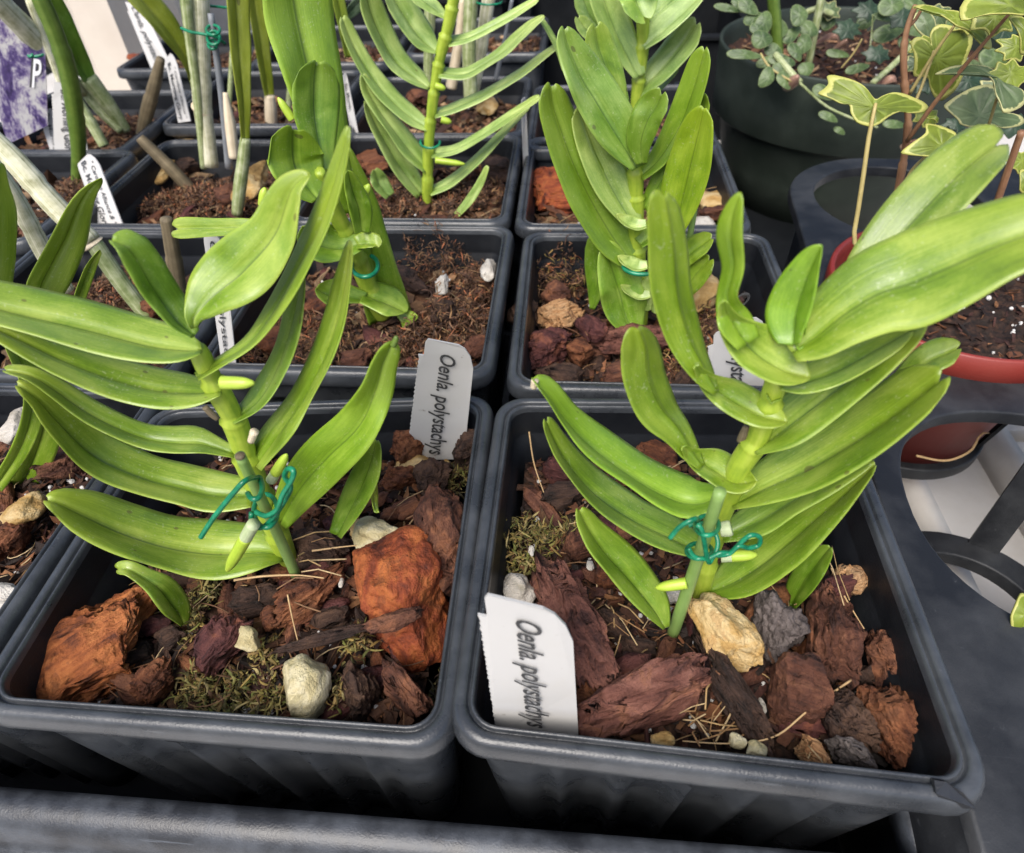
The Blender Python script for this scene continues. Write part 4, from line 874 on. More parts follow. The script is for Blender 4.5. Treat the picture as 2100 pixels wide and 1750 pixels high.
# ---------------------------------------------------------------- leaves and plants
FRONT = []
class Plant:
    def __init__(s, x, y, z, label, name='orchid_plant', cat='orchid', group=None, mat='leaf', col=(1,1,1)):
        s.x, s.y = x, y; s.root = empty(name, (x, y, z), label, cat, group); s.mat = mat; s.col = col
def leaf(P, pts, az=0, y=None, face=.33, cup=.10, notch=.35, mat=None, col=None, n=34, th=.00035, wave=.06, asym=.12, ridge=False, name='leaf', seed=None, round_=1.0, dtip=0.0, dbase=None):
    """pts: (px, py, width px) from base to tip on the blade's centre line; depth from the blade's own vertical plane through
    the stem (azimuth az, degrees) or from a plane y (or (y base, y tip))"""
    S = spline([(p[0], p[1], p[2]) for p in pts], n)
    a = math.radians(az); nn = Vector((-math.sin(a), math.cos(a), 0)); base = Vector((P.x, P.y, 0)); C = []
    for i, (px, py, w) in enumerate(S):
        t = i/(n-1)
        if y is None: c = hit(px, py, base, nn)
        else:
            yy = y if not isinstance(y, tuple) else y[0]+(y[1]-y[0])*t
            c = aty(px, py, yy)
        db = (.0032 if P in FRONT else 0.0) if dbase is None else dbase
        if db: c = c + (CP-c).normalized()*db*max(0, 1-t*2.6)**1.5
        if dtip: c = c + (CP-c).normalized()*dtip*t*t
        C.append(c)
    Ns = []; Ts = []
    for i in range(n):
        T = (C[min(n-1, i+1)]-C[max(0, i-1)]).normalized(); v = (CP-C[i]).normalized()
        N0 = T.cross(nn if y is None else Vector((0, 1, 0)))
        N0 = N0.normalized() if N0.length > 1e-4 else v
        if N0.dot(v) < 0: N0 = -N0
        vp = v-T*v.dot(T); lim = vp.length; vp = vp.normalized(); fa = min(face, lim*.97); s = 0.0
        while N0.dot(v) < fa and s < 1:
            s += .05; N0 = (N0*(1-s)+vp*s).normalized()
        N0 = (N0-T*N0.dot(T)).normalized(); Ns.append(N0); Ts.append(T)
    for _ in range(3):
        Ns = [(Ns[max(0, i-1)]+Ns[i]*2+Ns[min(n-1, i+1)]).normalized() for i in range(n)]
    nu = 13; E = []
    for i, (px, py, w) in enumerate(S):
        dx = S[min(n-1, i+1)][0]-S[max(0, i-1)][0]; dy = S[min(n-1, i+1)][1]-S[max(0, i-1)][1]; L = math.hypot(dx, dy) or 1
        ox, oy = -dy/L*max(1.5, w)/2, dx/L*max(1.5, w)/2
        e1, e2 = hit(px-ox, py-oy, C[i], Ns[i]), hit(px+ox, py+oy, C[i], Ns[i])
        mx_ = max(.0015, w*mmpx(C[i]))*2.6
        for e in (e1, e2):
            d = e-C[i]
            if d.length > mx_: e.xyz = C[i]+d.normalized()*mx_
        E.append((e1, e2))
    sd = seed if seed is not None else P.__dict__.setdefault('k', 0); P.k = sd+1; so = Vector((sd*5.3+P.x*100, 2.1, 0))
    # rounded, often notched tip: the last part of the blade is drawn in towards the margin
    lens = [0.0]
    for i in range(1, n): lens.append(lens[-1]+(C[i]-C[i-1]).length)
    tot = lens[-1]; wt = (E[-1][0]-E[-1][1]).length; capl = min(.5*tot, wt*.62*round_)
    def at(u, d):
        i = 0
        while i < n-2 and d > lens[i+1]: i += 1
        f = max(0, min(1.0, (d-lens[i])/max(1e-9, lens[i+1]-lens[i])))
        e1 = E[i][0].lerp(E[i+1][0], f); e2 = E[i][1].lerp(E[i+1][1], f); Nn = Ns[i].lerp(Ns[i+1], f)
        wv = (e1-e2).length; uu_ = u*(1+.055*noise.noise(Vector((d*75+(9 if u > 0 else 0), 1.5, 0))+so)); p = e1.lerp(e2, (uu_+1)/2); g_ = abs(u)
        k = ((math.sqrt(g_*g_+.0012)-.45)*cup*1.35-.045*g_**4)*wv + u*wv*.07*noise.noise(Vector((d*28, 0, 4))+so)
        if ridge: k = -k*.8
        k -= (.055*wv*math.exp(-(u/.07)**2))*(1 if not ridge else -1)       # midrib groove or keel
        k += wave*wv*(g_**2)*noise.noise(Vector((d*60+(3 if u > 0 else 0), u, 0))+so)*1.6
        return p+Nn*k, Nn
    V = []; U = []; top = []; NN = []
    for i in range(n):
        for j in range(nu):
            u = -1+2*j/(nu-1); cp = (1-abs(u)**2.3)**.5 if abs(u) < 1 else 0
            cp *= 1+asym*(u)*(1 if sd % 2 else -1)
            cp *= 1-notch*math.exp(-((u-.05)/.17)**2)
            end = tot-capl*(1-cp); d = end*i/(n-1) if i > n*.6 else tot*i/(n-1)
            if i > n*.6:
                i0 = int(n*.6); d0 = tot*i0/(n-1); d = d0+(end-d0)*(i-i0)/(n-1-i0)
            p, nn_ = at(u, d); V.append(p); NN.append(nn_); U.append(((u+1)/2, d/tot))
    tv = len(V); Fc = []
    for k in range(tv):
        i, j = divmod(k, nu); u = abs(-1+2*j/(nu-1)); e = min(1.0, (n-1-i)/2.0+.25); V.append(V[k]-NN[k]*th*(.25+.75*math.sqrt(max(0, 1-u**6)))*e); U.append(U[k])
    for i in range(n-1):
        for j in range(nu-1):
            q = (i*nu+j, i*nu+j+1, (i+1)*nu+j+1, (i+1)*nu+j); Fc.append(q); Fc.append(tuple(tv+x for x in reversed(q)))
    bd = [j for j in range(nu)]+[i*nu+nu-1 for i in range(1, n)]+[(n-1)*nu+j for j in range(nu-2, -1, -1)]+[i*nu for i in range(n-2, 0, -1)]
    for k in range(len(bd)):
        a_, b_ = bd[k], bd[(k+1) % len(bd)]; Fc.append((b_, a_, a_+tv, b_+tv))
    o = mesh_obj(name, V, Fc, M[mat or P.mat], P.root, True, U)
    c = col or P.col; j = .92+.16*random.Random(sd*13+int(P.x*1e4)).random(); o.color = (c[0]*j, c[1]*j, c[2]*j, 1)
    return o
def stem(P, pts, y=None, az=0, mat='stem', name='stem', nodes=0, sides=14, n=None, flat=1.0, taper_end=False):
    n = n or max(14, nodes*12); S = spline(pts, n)
    a = math.radians(az); nn = Vector((-math.sin(a), math.cos(a), 0)); base = Vector((P.x, P.y, 0)) if isinstance(P, Plant) else None; C = []; Rr = []
    for i, (px, py, w) in enumerate(S):
        t = i/(n-1)
        if y is None: c = hit(px, py, base, nn)
        else: c = aty(px, py, y if not isinstance(y, tuple) else y[0]+(y[1]-y[0])*t)
        r = w*.5*mmpx(c)
        if nodes:
            ph = (t*nodes) % 1.0; r *= (1.12*(.86+.22*ph) if nodes >= 5 else .97+.05*ph)+(.12 if nodes >= 5 else .05)*math.exp(-((ph-.97)/.03)**2)-.05*math.exp(-((ph-.04)/.03)**2)
        if taper_end and i > n-5: r *= (.96, .86, .66, .3)[i-(n-4)] if i >= n-4 else 1
        C.append(c); Rr.append(max(r, .0002))
    v, f, u = tube_geo(C, Rr, sides)
    return mesh_obj(name, v, f, M[mat], P.root if isinstance(P, Plant) else P, True, u)
def root_peg(P, x1, y1, x2, y2, w, y, white=False):
    """short thick aerial root"""
    if white:
        wr = stem(P, [(x1, y1, w), ((x1*.7+x2*.3), (y1*.7+y2*.3), w*.98)], y=y, mat='rootwhite', name='aerial_root', n=8, sides=12)
        x1, y1 = x1*.72+x2*.28, y1*.72+y2*.28
    return stem(P if not white else wr, [(x1, y1, w), (x1*.5+x2*.5, y1*.5+y2*.5, w*.95), (x1*.15+x2*.85, y1*.15+y2*.85, w*.72), (x2, y2, w*.5)], y=y, mat='root', name='root_tip' if white else 'aerial_root', n=14, sides=12, taper_end=True)

GRP = None
# ---- A: front left
A = Plant(-.0436, .0396, RIM-.018, 'bright green orchid in the front left pot, tied with twisted green wire'); FRONT.append(A)
stem(A, [(600,1165,34),(575,1110,40),(545,1040,44),(508,945,46),(480,862,44),(438,785,42),(412,730,36),(404,708,22)], nodes=6)
leaf(A, [(412,716,22),(372,712,66),(300,701,92),(160,664,110),(0,627,98),(-90,602,80),(-150,590,50)], az=4, face=.45)
leaf(A, [(452,803,16),(400,802,60),(320,797,80),(224,772,86),(128,736,78),(30,690,58),(-50,655,34)], az=4, face=.45, cup=.07)
leaf(A, [(482,930,22),(430,912,42),(402,905,54),(352,904,54),(288,893,52),(192,850,54),(112,796,46),(60,767,34),(5,757,20)], az=6, cup=.14)
leaf(A, [(515,1013,58),(440,1011,84),(380,998,88),(300,977,90),(200,932,90),(120,857,74),(78,815,48),(32,786,28)], az=7, cup=.14, mat='leaf', col=(1.1,1.06,1))
leaf(A, [(585,1142,26),(540,1128,88),(448,1131,124),(352,1119,120),(256,1090,112),(170,1052,90),(120,1030,56),(90,1022,36)], az=13, face=.5, cup=.12, col=(1.08,1.05,1))
leaf(A, [(378,1282,16),(364,1250,56),(335,1212,62),(300,1187,42),(262,1166,32),(236,1168,24)], y=(.0225,.0245), face=.6, cup=.12)
leaf(A, [(400,686,24),(366,652,58),(322,592,74),(292,540,74),(264,502,66),(226,486,44)], az=18, face=.62, cup=.14, notch=.1, col=(.8,.92,.85))
leaf(A, [(398,674,14),(399,648,46),(435,600,108),(500,545,138),(556,482,114),(580,420,90),(598,380,62),(634,354,24)], az=12, face=.72, cup=.12, wave=.09, notch=0, n=42)
leaf(A, [(402,772,20),(448,742,28),(512,698,32),(562,630,36),(612,540,42),(655,455,44),(692,340,36),(714,258,16)], az=10, face=.35, cup=.05, mat='leafyellow', col=(.78,.86,1))
leaf(A, [(474,863,18),(525,822,40),(566,750,46),(592,672,46),(608,600,40),(616,545,26)], az=22, face=.35, cup=.06, col=(.82,.9,.9))
leaf(A, [(520,955,40),(562,893,56),(618,812,46),(660,730,46),(690,645,46),(706,570,38),(718,492,14)], az=12, face=.35, cup=.08, col=(.95,.97,.9))
leaf(A, [(572,1075,40),(612,1005,84),(666,942,104),(730,878,94),(770,806,72),(787,750,58),(808,702,40)], az=-6, face=.6, cup=.12, mat='leafyellow', col=(.72,.88,.9))
leaf(A, [(688,1098,30),(722,1030,58),(752,962,54),(770,900,30)], az=8, face=.5, cup=.08, col=(.7,.8,.7))
leaf(A, [(772,1050,10),(768,1020,16),(766,985,14)], az=6, face=.5, notch=0)
# dark scar at a leaf tip
stem(A, [(806,708,14),(812,696,12),(812,690,6)], az=-6, mat='canedark', name='scarred_tip', n=8)
root_peg(A, 455,785,522,786,28,.030); root_peg(A, 520,1075,465,1172,27,.024,True); root_peg(A, 556,985,588,932,22,.034,True)
stem(A, [(420,835,13),(435,850,14),(446,860,10)], y=.033, mat='stump', name='root_stub', n=8); stem(A, [(515,905,15),(522,885,18)], y=.034, mat='papery', name='old_sheath', n=6)
# ---- B: front right
B = Plant(.0540, .0352, RIM-.018, 'bright green orchid in the front right pot, its widest leaf leaving the picture at right'); FRONT.append(B)
stem(B, [(1432,1235,34),(1450,1150,40),(1475,1060,46),(1515,960,46),(1555,895,44),(1585,805,44),(1600,765,40),(1606,745,26)], nodes=6)
leaf(B, [(1366,1288,14),(1338,1238,62),(1290,1178,78),(1240,1122,70),(1208,1078,48),(1188,1040,32)], y=(.024,.030), face=.5, cup=.12, col=(.9,.96,.9))
leaf(B, [(1440,1130,40),(1372,1096,76),(1300,1060,74),(1220,1003,64),(1165,940,46),(1135,890,32),(1120,856,24)], az=-6, face=.45, cup=.13, col=(.85,.92,.95), notch=.6)
leaf(B, [(1478,1015,40),(1422,1028,88),(1368,1010,92),(1300,970,80),(1220,910,72),(1165,856,54),(1130,808,46),(1096,770,40)], az=-4, face=.45, cup=.14, mat='leafyellow', col=(.72,.92,1), notch=.1)
leaf(B, [(1402,918,14),(1424,938,44),(1462,957,74),(1510,984,70),(1550,986,30)], az=-8, face=.75, cup=.16, notch=0, dbase=.0046, dtip=.0052, name='leaf_sheath')
leaf(B, [(1440,958,16),(1418,930,40),(1388,884,64),(1348,838,88),(1322,775,90),(1316,715,82),(1302,668,56)], az=-8, face=.6, cup=.08, ridge=True, mat='leafyellow', col=(.7,.8,.9), notch=.15)
leaf(B, [(1428,752,14),(1455,786,46),(1500,815,72),(1562,848,68),(1614,864,28)], az=-4, face=.75, cup=.16, notch=0, dbase=.0046, dtip=.0052, name='leaf_sheath')
leaf(B, [(1470,806,14),(1444,766,50),(1404,690,76),(1380,600,80),(1372,500,80),(1362,430,70),(1356,388,50)], az=-4, face=.6, cup=.08, ridge=True, mat='leafyellow', col=(.72,.82,.8), notch=.45, asym=.3)
leaf(B, [(1484,620,16),(1500,665,60),(1545,712,104),(1604,752,90),(1662,772,36)], az=4, face=.75, cup=.18, notch=0, dbase=.003, dtip=.0056, name='leaf_sheath')
leaf(B, [(1535,705,50),(1508,660,70),(1490,610,44),(1503,548,46),(1496,480,54),(1504,430,38),(1518,395,14)], az=4, face=.6, cup=.06, mat='leafyellow', col=(.72,.88,.8), wave=.09, notch=0)
leaf(B, [(1622,706,44),(1622,650,84),(1640,590,80),(1660,542,54),(1682,502,20)], az=0, face=.7, cup=.26, mat='leafyellow', col=(.66,.9,.8), notch=0, wave=.05)
leaf(B, [(1640,712,16),(1640,672,36),(1650,650,26)], az=-8, face=.6, cup=.3, notch=0, mat='leafyellow', col=(.7,.95,.8))
leaf(B, [(1622,722,50),(1668,690,104),(1730,640,138),(1800,597,166),(1870,574,186),(1950,540,184),(2040,500,170),(2130,468,150),(2210,450,90)], az=-10, face=.75, cup=.08, col=(1.0,1.0,.9), n=44)
leaf(B, [(1745,618,50),(1768,580,86),(1800,535,104),(1870,452,122),(1950,368,130),(2015,312,112),(2066,282,72)], az=36, face=.5, dbase=0, cup=.10, col=(.95,.92,1.2), notch=.5)
leaf(B, [(1602,786,26),(1650,780,52),(1720,752,70),(1800,708,70),(1870,672,40)], az=2, face=.5, cup=.12)
leaf(B, [(1545,925,26),(1600,880,100),(1680,818,112),(1760,756,104),(1840,694,80),(1900,650,50)], az=4, face=.55, cup=.09, col=(1,1,1.1))
leaf(B, [(1500,1035,26),(1560,1000,84),(1650,958,124),(1730,910,132),(1810,858,124),(1880,806,108),(1940,760,78)], az=-6, face=.6, cup=.10, n=40, col=(.95,.98,.9), notch=.5)
leaf(B, [(1850,790,50),(1900,742,62),(1942,722,58),(1972,708,32)], az=12, face=.6, dbase=0, cup=.10, notch=.5)
leaf(B, [(1480,1100,30),(1550,1068,72),(1620,1026,70),(1700,985,60),(1790,940,28)], az=2, face=.5, cup=.10, col=(.85,.93,.85))
leaf(B, [(1452,1215,30),(1515,1184,92),(1590,1130,108),(1660,1070,96),(1730,1010,70),(1795,950,24)], az=-2, face=.6, cup=.10, n=36, col=(.9,.95,.9))
leaf(B, [(1620,1245,24),(1640,1202,56),(1670,1160,56),(1702,1120,26)], az=4, face=.6, col=(.65,.78,.65))
root_peg(B, 1408,1196,1344,1206,24,.024); root_peg(B, 1478,1142,1553,1138,24,.026,True)
stem(B, [(1476,1086,30),(1494,1084,34),(1500,1083,30)], y=.027, mat='rootwhite', name='cut_root', n=8)
leaf(B, [(1585,820,30),(1590,800,40),(1596,778,20)], az=-14, face=.7, cup=.3, notch=0, name='bud_sheath')
stem(B, [(1518,905,16),(1526,890,20),(1530,875,12)], y=.036, mat='stump', name='old_sheath', n=8)
stem(B, [(1094,795,14),(1097,780,16)], az=-4, mat='papery', name='withered_tip', n=6)
# ---- C: behind front left, leaning left
Cc = Plant(-.0437, .1390, RIM-.014, 'leaning bright green orchid with rounded upper leaves, behind the front left plant')
stem(Cc, [(785,645,40),(760,600,38),(738,545,36),(716,490,34),(690,440,34),(668,390,28),(655,350,20)], y=(.139,.122), nodes=5)
leaf(Cc, [(690,440,50),(678,340,88),(655,225,108),(632,120,126),(612,25,140),(600,-60,130),(592,-110,90)], y=(.136,.150), face=.75, cup=.10, n=40, mat='leafyellow', col=(.82,.98,.95))
leaf(Cc, [(668,352,30),(656,290,66),(648,232,92),(648,182,98),(650,148,90),(654,122,66)], y=(.126,.134), face=.75, cup=.08, notch=.15, col=(.78,.92,.7), round_=1.0)
leaf(Cc, [(652,408,30),(630,378,76),(608,335,110),(604,298,114),(606,258,96)], y=(.117,.120), face=.75, cup=.08, notch=.18, mat='leafyellow', col=(.70,.86,.6), round_=1.0)
leaf(Cc, [(800,655,90),(782,590,88),(764,510,72),(746,430,62),(726,360,42),(712,302,14)], y=(.140,.134), face=.7, cup=.12, col=(.92,1,.9), notch=0)
leaf(Cc, [(742,478,30),(738,430,48),(722,380,36),(714,350,16)], y=(.124,.120), face=.7, cup=.15, notch=0, col=(.9,1,.9))
leaf(Cc, [(742,496,34),(702,506,54),(666,501,80),(636,486,70),(622,466,44)], y=(.126,.116), face=.7, cup=.12, notch=.1, col=(.85,.95,.8))
leaf(Cc, [(750,612,24),(712,606,40),(680,602,56),(650,590,42)], y=(.131,.122), face=.7, cup=.2, notch=.2, col=(.85,.95,.8))
leaf(Cc, [(730,500,24),(748,496,34),(770,498,28),(778,508,12)], y=(.124,.122), face=.6, cup=.25, notch=0)
leaf(Cc, [(560,478,36),(500,466,34),(440,467,38),(390,468,44),(350,470,46)], y=(.098,.104), face=.7, cup=.14, notch=.55)
leaf(Cc, [(820,660,30),(838,652,28),(856,648,16)], y=(.131,.130), face=.6, cup=.1, notch=0)
leaf(Cc, [(745,600,50),(800,620,60),(835,640,30)], y=(.132,.130), face=.6, cup=.1, notch=.1, col=(.95,1,.9))
root_peg(Cc, 600,245,570,200,18,.128); root_peg(Cc, 540,420,543,385,22,.112); root_peg(Cc, 742,410,757,378,20,.126)
# ---- D: behind front right, tall and upright
D_ = Plant(.0450, .1400, RIM-.017, 'tall upright orchid with stacked broad leaves, behind the front right plant', mat='leaf', col=(.85,.9,1))
stem(D_, [(1308,665,40),(1306,600,38),(1305,520,34),(1304,440,32),(1303,360,30),(1300,300,22)], nodes=7)
leaf(D_, [(1308,548,34),(1268,496,84),(1222,420,96),(1182,340,88),(1152,260,80),(1136,212,68),(1132,168,46)], y=(.136,.134), face=.75, cup=.10, mat='leafyellow', col=(.66,.8,1.1), notch=.35)
leaf(D_, [(1302,462,34),(1262,392,76),(1226,315,76),(1200,250,58),(1190,215,30)], y=(.136,.139), face=.75, cup=.10, mat='leafdull', col=(1.15,1.15,.9))
leaf(D_, [(1308,345,26),(1268,275,88),(1226,205,96),(1190,140,82),(1166,88,56),(1158,52,34)], y=(.134,.136), face=.75, cup=.12, mat='leaf', col=(.75,.86,1.1))
leaf(D_, [(1274,215,36),(1246,140,60),(1229,90,60),(1222,44,46)], y=.142, face=.75, cup=.10, notch=.4)
leaf(D_, [(1316,338,22),(1312,292,52),(1326,245,64),(1347,208,60),(1358,182,44)], y=(.132,.130), face=.75, cup=.10, notch=.5, mat='leafyellow', col=(.52,.66,.9))
leaf(D_, [(1312,362,24),(1352,322,42),(1392,255,54),(1416,190,54),(1433,135,48),(1444,94,28)], y=(.138,.136), face=.7, cup=.10, notch=.5, mat='leafyellow', col=(.7,.85,.8))
leaf(D_, [(1380,480,40),(1394,420,76),(1410,350,88),(1426,285,78),(1436,245,60),(1442,218,34)], y=(.132,.128), face=.75, cup=.10, mat='leafyellow', col=(.8,.9,.7), notch=.3)
leaf(D_, [(1320,430,24),(1360,360,40),(1405,285,46),(1434,225,44),(1440,190,26)], y=(.139,.138), face=.7, mat='leafyellow', col=(.62,.78,.8))
leaf(D_, [(1388,550,26),(1414,520,44),(1440,499,48),(1462,484,36)], y=(.136,.134), face=.7, mat='leafyellow', col=(.66,.76,.8), notch=.3)
leaf(D_, [(1390,615,28),(1412,578,56),(1440,544,54),(1458,526,38)], y=(.134,.131), face=.7, mat='leafyellow', col=(.62,.74,.7), notch=.5)
leaf(D_, [(1214,635,10),(1222,590,36),(1224,540,50),(1226,480,44)], y=(.142,.143), face=.7, col=(.7,.85,.7), notch=0)
leaf(D_, [(1302,682,36),(1284,640,84),(1272,590,92),(1256,540,70),(1246,495,34)], y=(.132,.134), face=.75, cup=.12, col=(.9,1,1.2), notch=0)
for (x, y_, w) in ((1306,540,60),(1304,455,54),(1312,600,62)):
    leaf(D_, [(x+22,y_+6,16),(x,y_+8,24),(x-26,y_-4,20),(x-38,y_-16,8)], y=.1335, face=.6, cup=.3, mat='leafdull', col=(1.3,1.25,1.1), notch=0, name='leaf_collar')
leaf(D_, [(1310,500,26),(1345,470,40),(1370,430,30)], y=.135, face=.6, cup=.15, notch=0, col=(.7,.8,.7))
leaf(D_, [(1330,640,40),(1335,600,44),(1342,560,30)], y=.134, face=.6, cup=.2, notch=0, mat='leafdull', col=(1.2,1.2,1.1))
# ---- E: thin arching leaves
E_ = Plant(-.0400, .2305, RIM-.012, 'orchid with thin grey-green arching leaves in the middle of the picture', mat='leafdull', col=(1.1,1.12,1))
stem(E_, [(876,418,20),(878,330,21),(881,270,20),(886,220,20),(894,165,20),(904,110,22),(919,55,23),(930,0,23),(936,-40,22)], nodes=8, az=0)
for pts, az in (
 ([(880,180,12),(855,160,36),(815,125,50),(785,75,50),(763,20,48),(752,-30,40)], -4),
 ([(898,106,14),(870,82,46),(840,40,58),(815,0,60),(795,-40,50)], -2),
 ([(915,36,10),(890,16,28),(862,-6,36),(840,-25,30)], 0),
 ([(880,262,18),(845,240,38),(800,200,40),(760,150,36),(728,95,32),(710,55,28),(702,32,22)], -6),
 ([(878,348,24),(845,310,42),(810,265,40),(780,225,34),(755,185,28),(744,150,16)], 4),
 ([(866,398,30),(828,348,46),(792,290,40),(765,240,30),(749,205,12)], -4)):
    leaf(E_, pts, az=az, face=.7, cup=.12, notch=.3)
for pts, az in (
 ([(918,86,22),(960,76,20),(1000,58,20),(1050,30,18),(1105,-4,14)], 4),
 ([(900,148,24),(950,151,24),(990,132,24),(1030,106,26),(1060,76,22),(1090,49,20),(1117,32,12)], -3),
 ([(890,232,24),(930,221,22),(1000,190,20),(1060,155,20),(1110,118,18),(1148,90,12)], 3),
 ([(884,314,22),(930,306,22),(990,275,20),(1050,235,20),(1108,196,16)], -4),
 ([(880,394,18),(925,371,22),(975,330,20),(1030,275,18),(1088,210,12)], 6)):
    leaf(E_, pts, az=az, face=.5, cup=.06, notch=.3, mat='leafdull', col=(1.2,1.2,1.1))
leaf(E_, [(1110,40,12),(1128,68,14),(1146,105,12),(1160,150,12)], y=.232, face=.6, notch=0); leaf(E_, [(936,442,14),(963,410,18),(984,376,16),(1000,340,10)], y=.216, face=.7, notch=.2)
leaf(E_, [(800,402,24),(780,376,34),(768,346,26)], y=.222, face=.7, notch=.2, col=(.8,.9,.7))
root_peg(E_, 893,329,954,337,13,.226); root_peg(E_, 905,245,926,251,14,.226); root_peg(E_, 893,176,914,182,14,.227)
# ---- F: behind D
F_ = Plant(.0415, .2360, RIM-.014, 'grey-green orchid at the top of the picture, behind the tall upright one', mat='leafdull', col=(.95,1.0,.8))
stem(F_, [(1304,430,22),(1302,300,22),(1304,215,22),(1312,150,24),(1318,80,24),(1318,20,24),(1316,-40,22)], nodes=7)
leaf(F_, [(1312,158,26),(1286,105,54),(1261,50,66),(1243,0,70),(1228,-50,56)], y=(.232,.236), face=.75, cup=.12)
leaf(F_, [(1300,-50,70),(1306,-10,78),(1318,22,72),(1332,44,52)], y=(.228,.222), face=.75, cup=.12, notch=.5, col=(.85,1,.5))
leaf(F_, [(1306,190,22),(1340,155,52),(1375,118,60),(1407,78,60),(1430,38,46)], y=(.236,.238), face=.75, cup=.12)
leaf(F_, [(1318,96,20),(1350,66,42),(1386,34,48),(1422,0,40),(1450,-30,30)], y=(.233,.234), face=.65, cup=.18, col=(1.3,1.3,1.4))
leaf(F_, [(1235,90,26),(1205,60,36),(1184,32,26)], y=.240, face=.75, notch=.3); leaf(F_, [(1225,60,40),(1205,15,50),(1190,-30,46)], y=.246, face=.75, col=(.8,.9,.7))
leaf(F_, [(1330,40,40),(1365,10,50),(1395,-25,46)], y=.246, face=.7, col=(.85,.95,.7)); leaf(F_, [(1312,200,14),(1335,190,24),(1370,150,30),(1390,120,24)], y=.242, face=.7, col=(.7,.85,.6))
# ---- G: left edge
G = Plant(-.113, .050, RIM-.012, 'orchid at the left picture edge, its long leaves rising behind the front left plant', col=(1.0,1.02,1))
leaf(G, [(35,1020,46),(72,935,74),(96,855,70),(94,765,70),(80,685,74),(86,602,78),(108,552,80),(140,490,76),(162,430,58),(182,394,36),(210,367,10)], y=(.058,.075), face=.6, cup=.14, n=46, notch=0, col=(1.02,1.04,1))
leaf(G, [(-8,1000,30),(40,925,40),(66,850,44),(64,790,44),(30,700,50),(-5,610,56),(0,520,64),(2,440,68),(-2,385,44),(4,335,12)], y=(.050,.066), face=.6, cup=.12, n=44, notch=0)
leaf(G, [(150,640,24),(162,612,26),(174,578,26),(187,545,22),(206,514,8)], y=.084, face=.6, cup=.2, notch=0)
leaf(G, [(60,1040,30),(20,1030,34),(-30,1000,30)], y=.055, face=.6, notch=0, col=(.5,.6,.4))

# ---------------------------------------------------------------- pale canes and long leaves, upper left
K1 = Plant(-.150, .145, RIM-.016, 'pale leafless cane leaning across the pot at the left, with a cut end', 'dry_cane', 'cane')
stem(K1, [(-40,262,40),(30,330,46),(110,420,46),(188,497,44)], y=(.150,.143), mat='cane', name='cane_body', nodes=2)
stem(K1, [(186,494,40),(190,499,46),(193,502,44)], y=.1432, mat='papery', name='cane_joint', n=6); stem(K1, [(192,498,34),(245,575,34),(305,652,30)], y=(.143,.139), mat='canegreen', name='cane_foot')
K2 = Plant(-.180, .140, RIM-.016, 'shorter pale leaning cane below the longer one at the left', 'dry_cane', 'cane')
stem(K2, [(-20,330,32),(28,400,34),(85,508,36),(120,570,30),(140,596,26)], y=(.125,.128), mat='cane', name='cane_body', nodes=2)
K3 = Plant(-.240, .28, RIM-.012, 'thick cream cane with green wire at the top left corner', 'dry_cane', 'cane')
stem(K3, [(-40,-34,46),(10,17,44),(62,70,44),(110,125,36),(152,168,26),(170,188,24)], y=(.248,.288), mat='cane', name='cane_body', nodes=2)
stem(K3, [(164,170,24),(205,220,30),(250,270,16)], y=(.292,.285), mat='canegreen', name='cane_foot')
K4 = Plant(-.228, .245, RIM-.012, 'dark olive upright cane crossing in front of the name tag at the left', 'green_cane', 'cane', mat='leafolive')
stem(K4, [(158,378,22),(161,300,28),(152,215,34),(140,150,34),(128,110,34),(108,55,34),(84,0,34),(70,-30,30)], y=(.243,.240), mat='canedark', name='cane_body', nodes=3)
K5 = Plant(-.215, .285, RIM-.012, 'green cane with broad leaf base, leaning left at the top left', 'green_cane', 'cane', mat='leaf', col=(.55,.72,.6))
stem(K5, [(260,268,20),(220,212,30),(180,160,36)], y=(.288,.284), mat='canegreen', name='cane_foot', nodes=1)
leaf(K5, [(184,165,26),(162,128,42),(130,66,50),(96,0,52),(75,-40,50)], y=(.2835,.272), face=.7, cup=.2, notch=0, name='leaf_base')
K6 = Plant(-.17, .27, RIM-.014, 'tall cream-striped cane tied with green wire in the pot with cream stones', 'dry_cane', 'cane')
stem(K6, [(432,340,32),(424,280,34),(416,225,36),(412,150,40),(408,60,44),(404,-20,46)], y=(.245,.252), mat='cane', name='cane_body', nodes=2)
stem(K6, [(414,226,42),(415,222,42)], y=.2475, mat='papery', name='cane_joint', n=5)
K6b = Plant(-.175, .265, RIM-.014, 'thin grey-green striped cane left of the tall cream one', 'dry_cane', 'cane')
stem(K6b, [(418,345,14),(405,200,18),(392,100,20),(380,-10,24)], y=(.243,.246), mat='canegreen', name='cane_body', nodes=2)
K7 = Plant(-.145, .245, RIM-.014, 'yellow-green leaf on a grey-green cane, right of the tall cream cane', 'green_cane', 'cane', mat='leafolive')
stem(K7, [(486,440,22),(492,385,26),(499,330,24),(503,284,20)], y=(.213,.216), mat='canegreen', name='cane_body', nodes=1)
leaf(K7, [(503,290,18),(500,205,28),(492,105,40),(486,0,50),(482,-50,48)], y=(.2155,.225), face=.75, cup=.14, notch=0)
stem(K7, [(480,325,20),(472,255,22),(462,190,10)], y=(.230,.234), mat='papery', name='dry_sheath')
K8 = Plant(-.145, .32, RIM-.012, 'narrow yellow-green leaf on a tan cane foot, behind the taller one', 'green_cane', 'cane', mat='leafolive')
leaf(K8, [(553,200,20),(545,150,26),(535,80,30),(522,0,32),(518,-40,30)], y=(.320,.322), face=.75, cup=.14, notch=0)
stem(K8, [(556,250,24),(555,220,24),(553,196,20)], y=.320, mat='papery', name='cane_body')
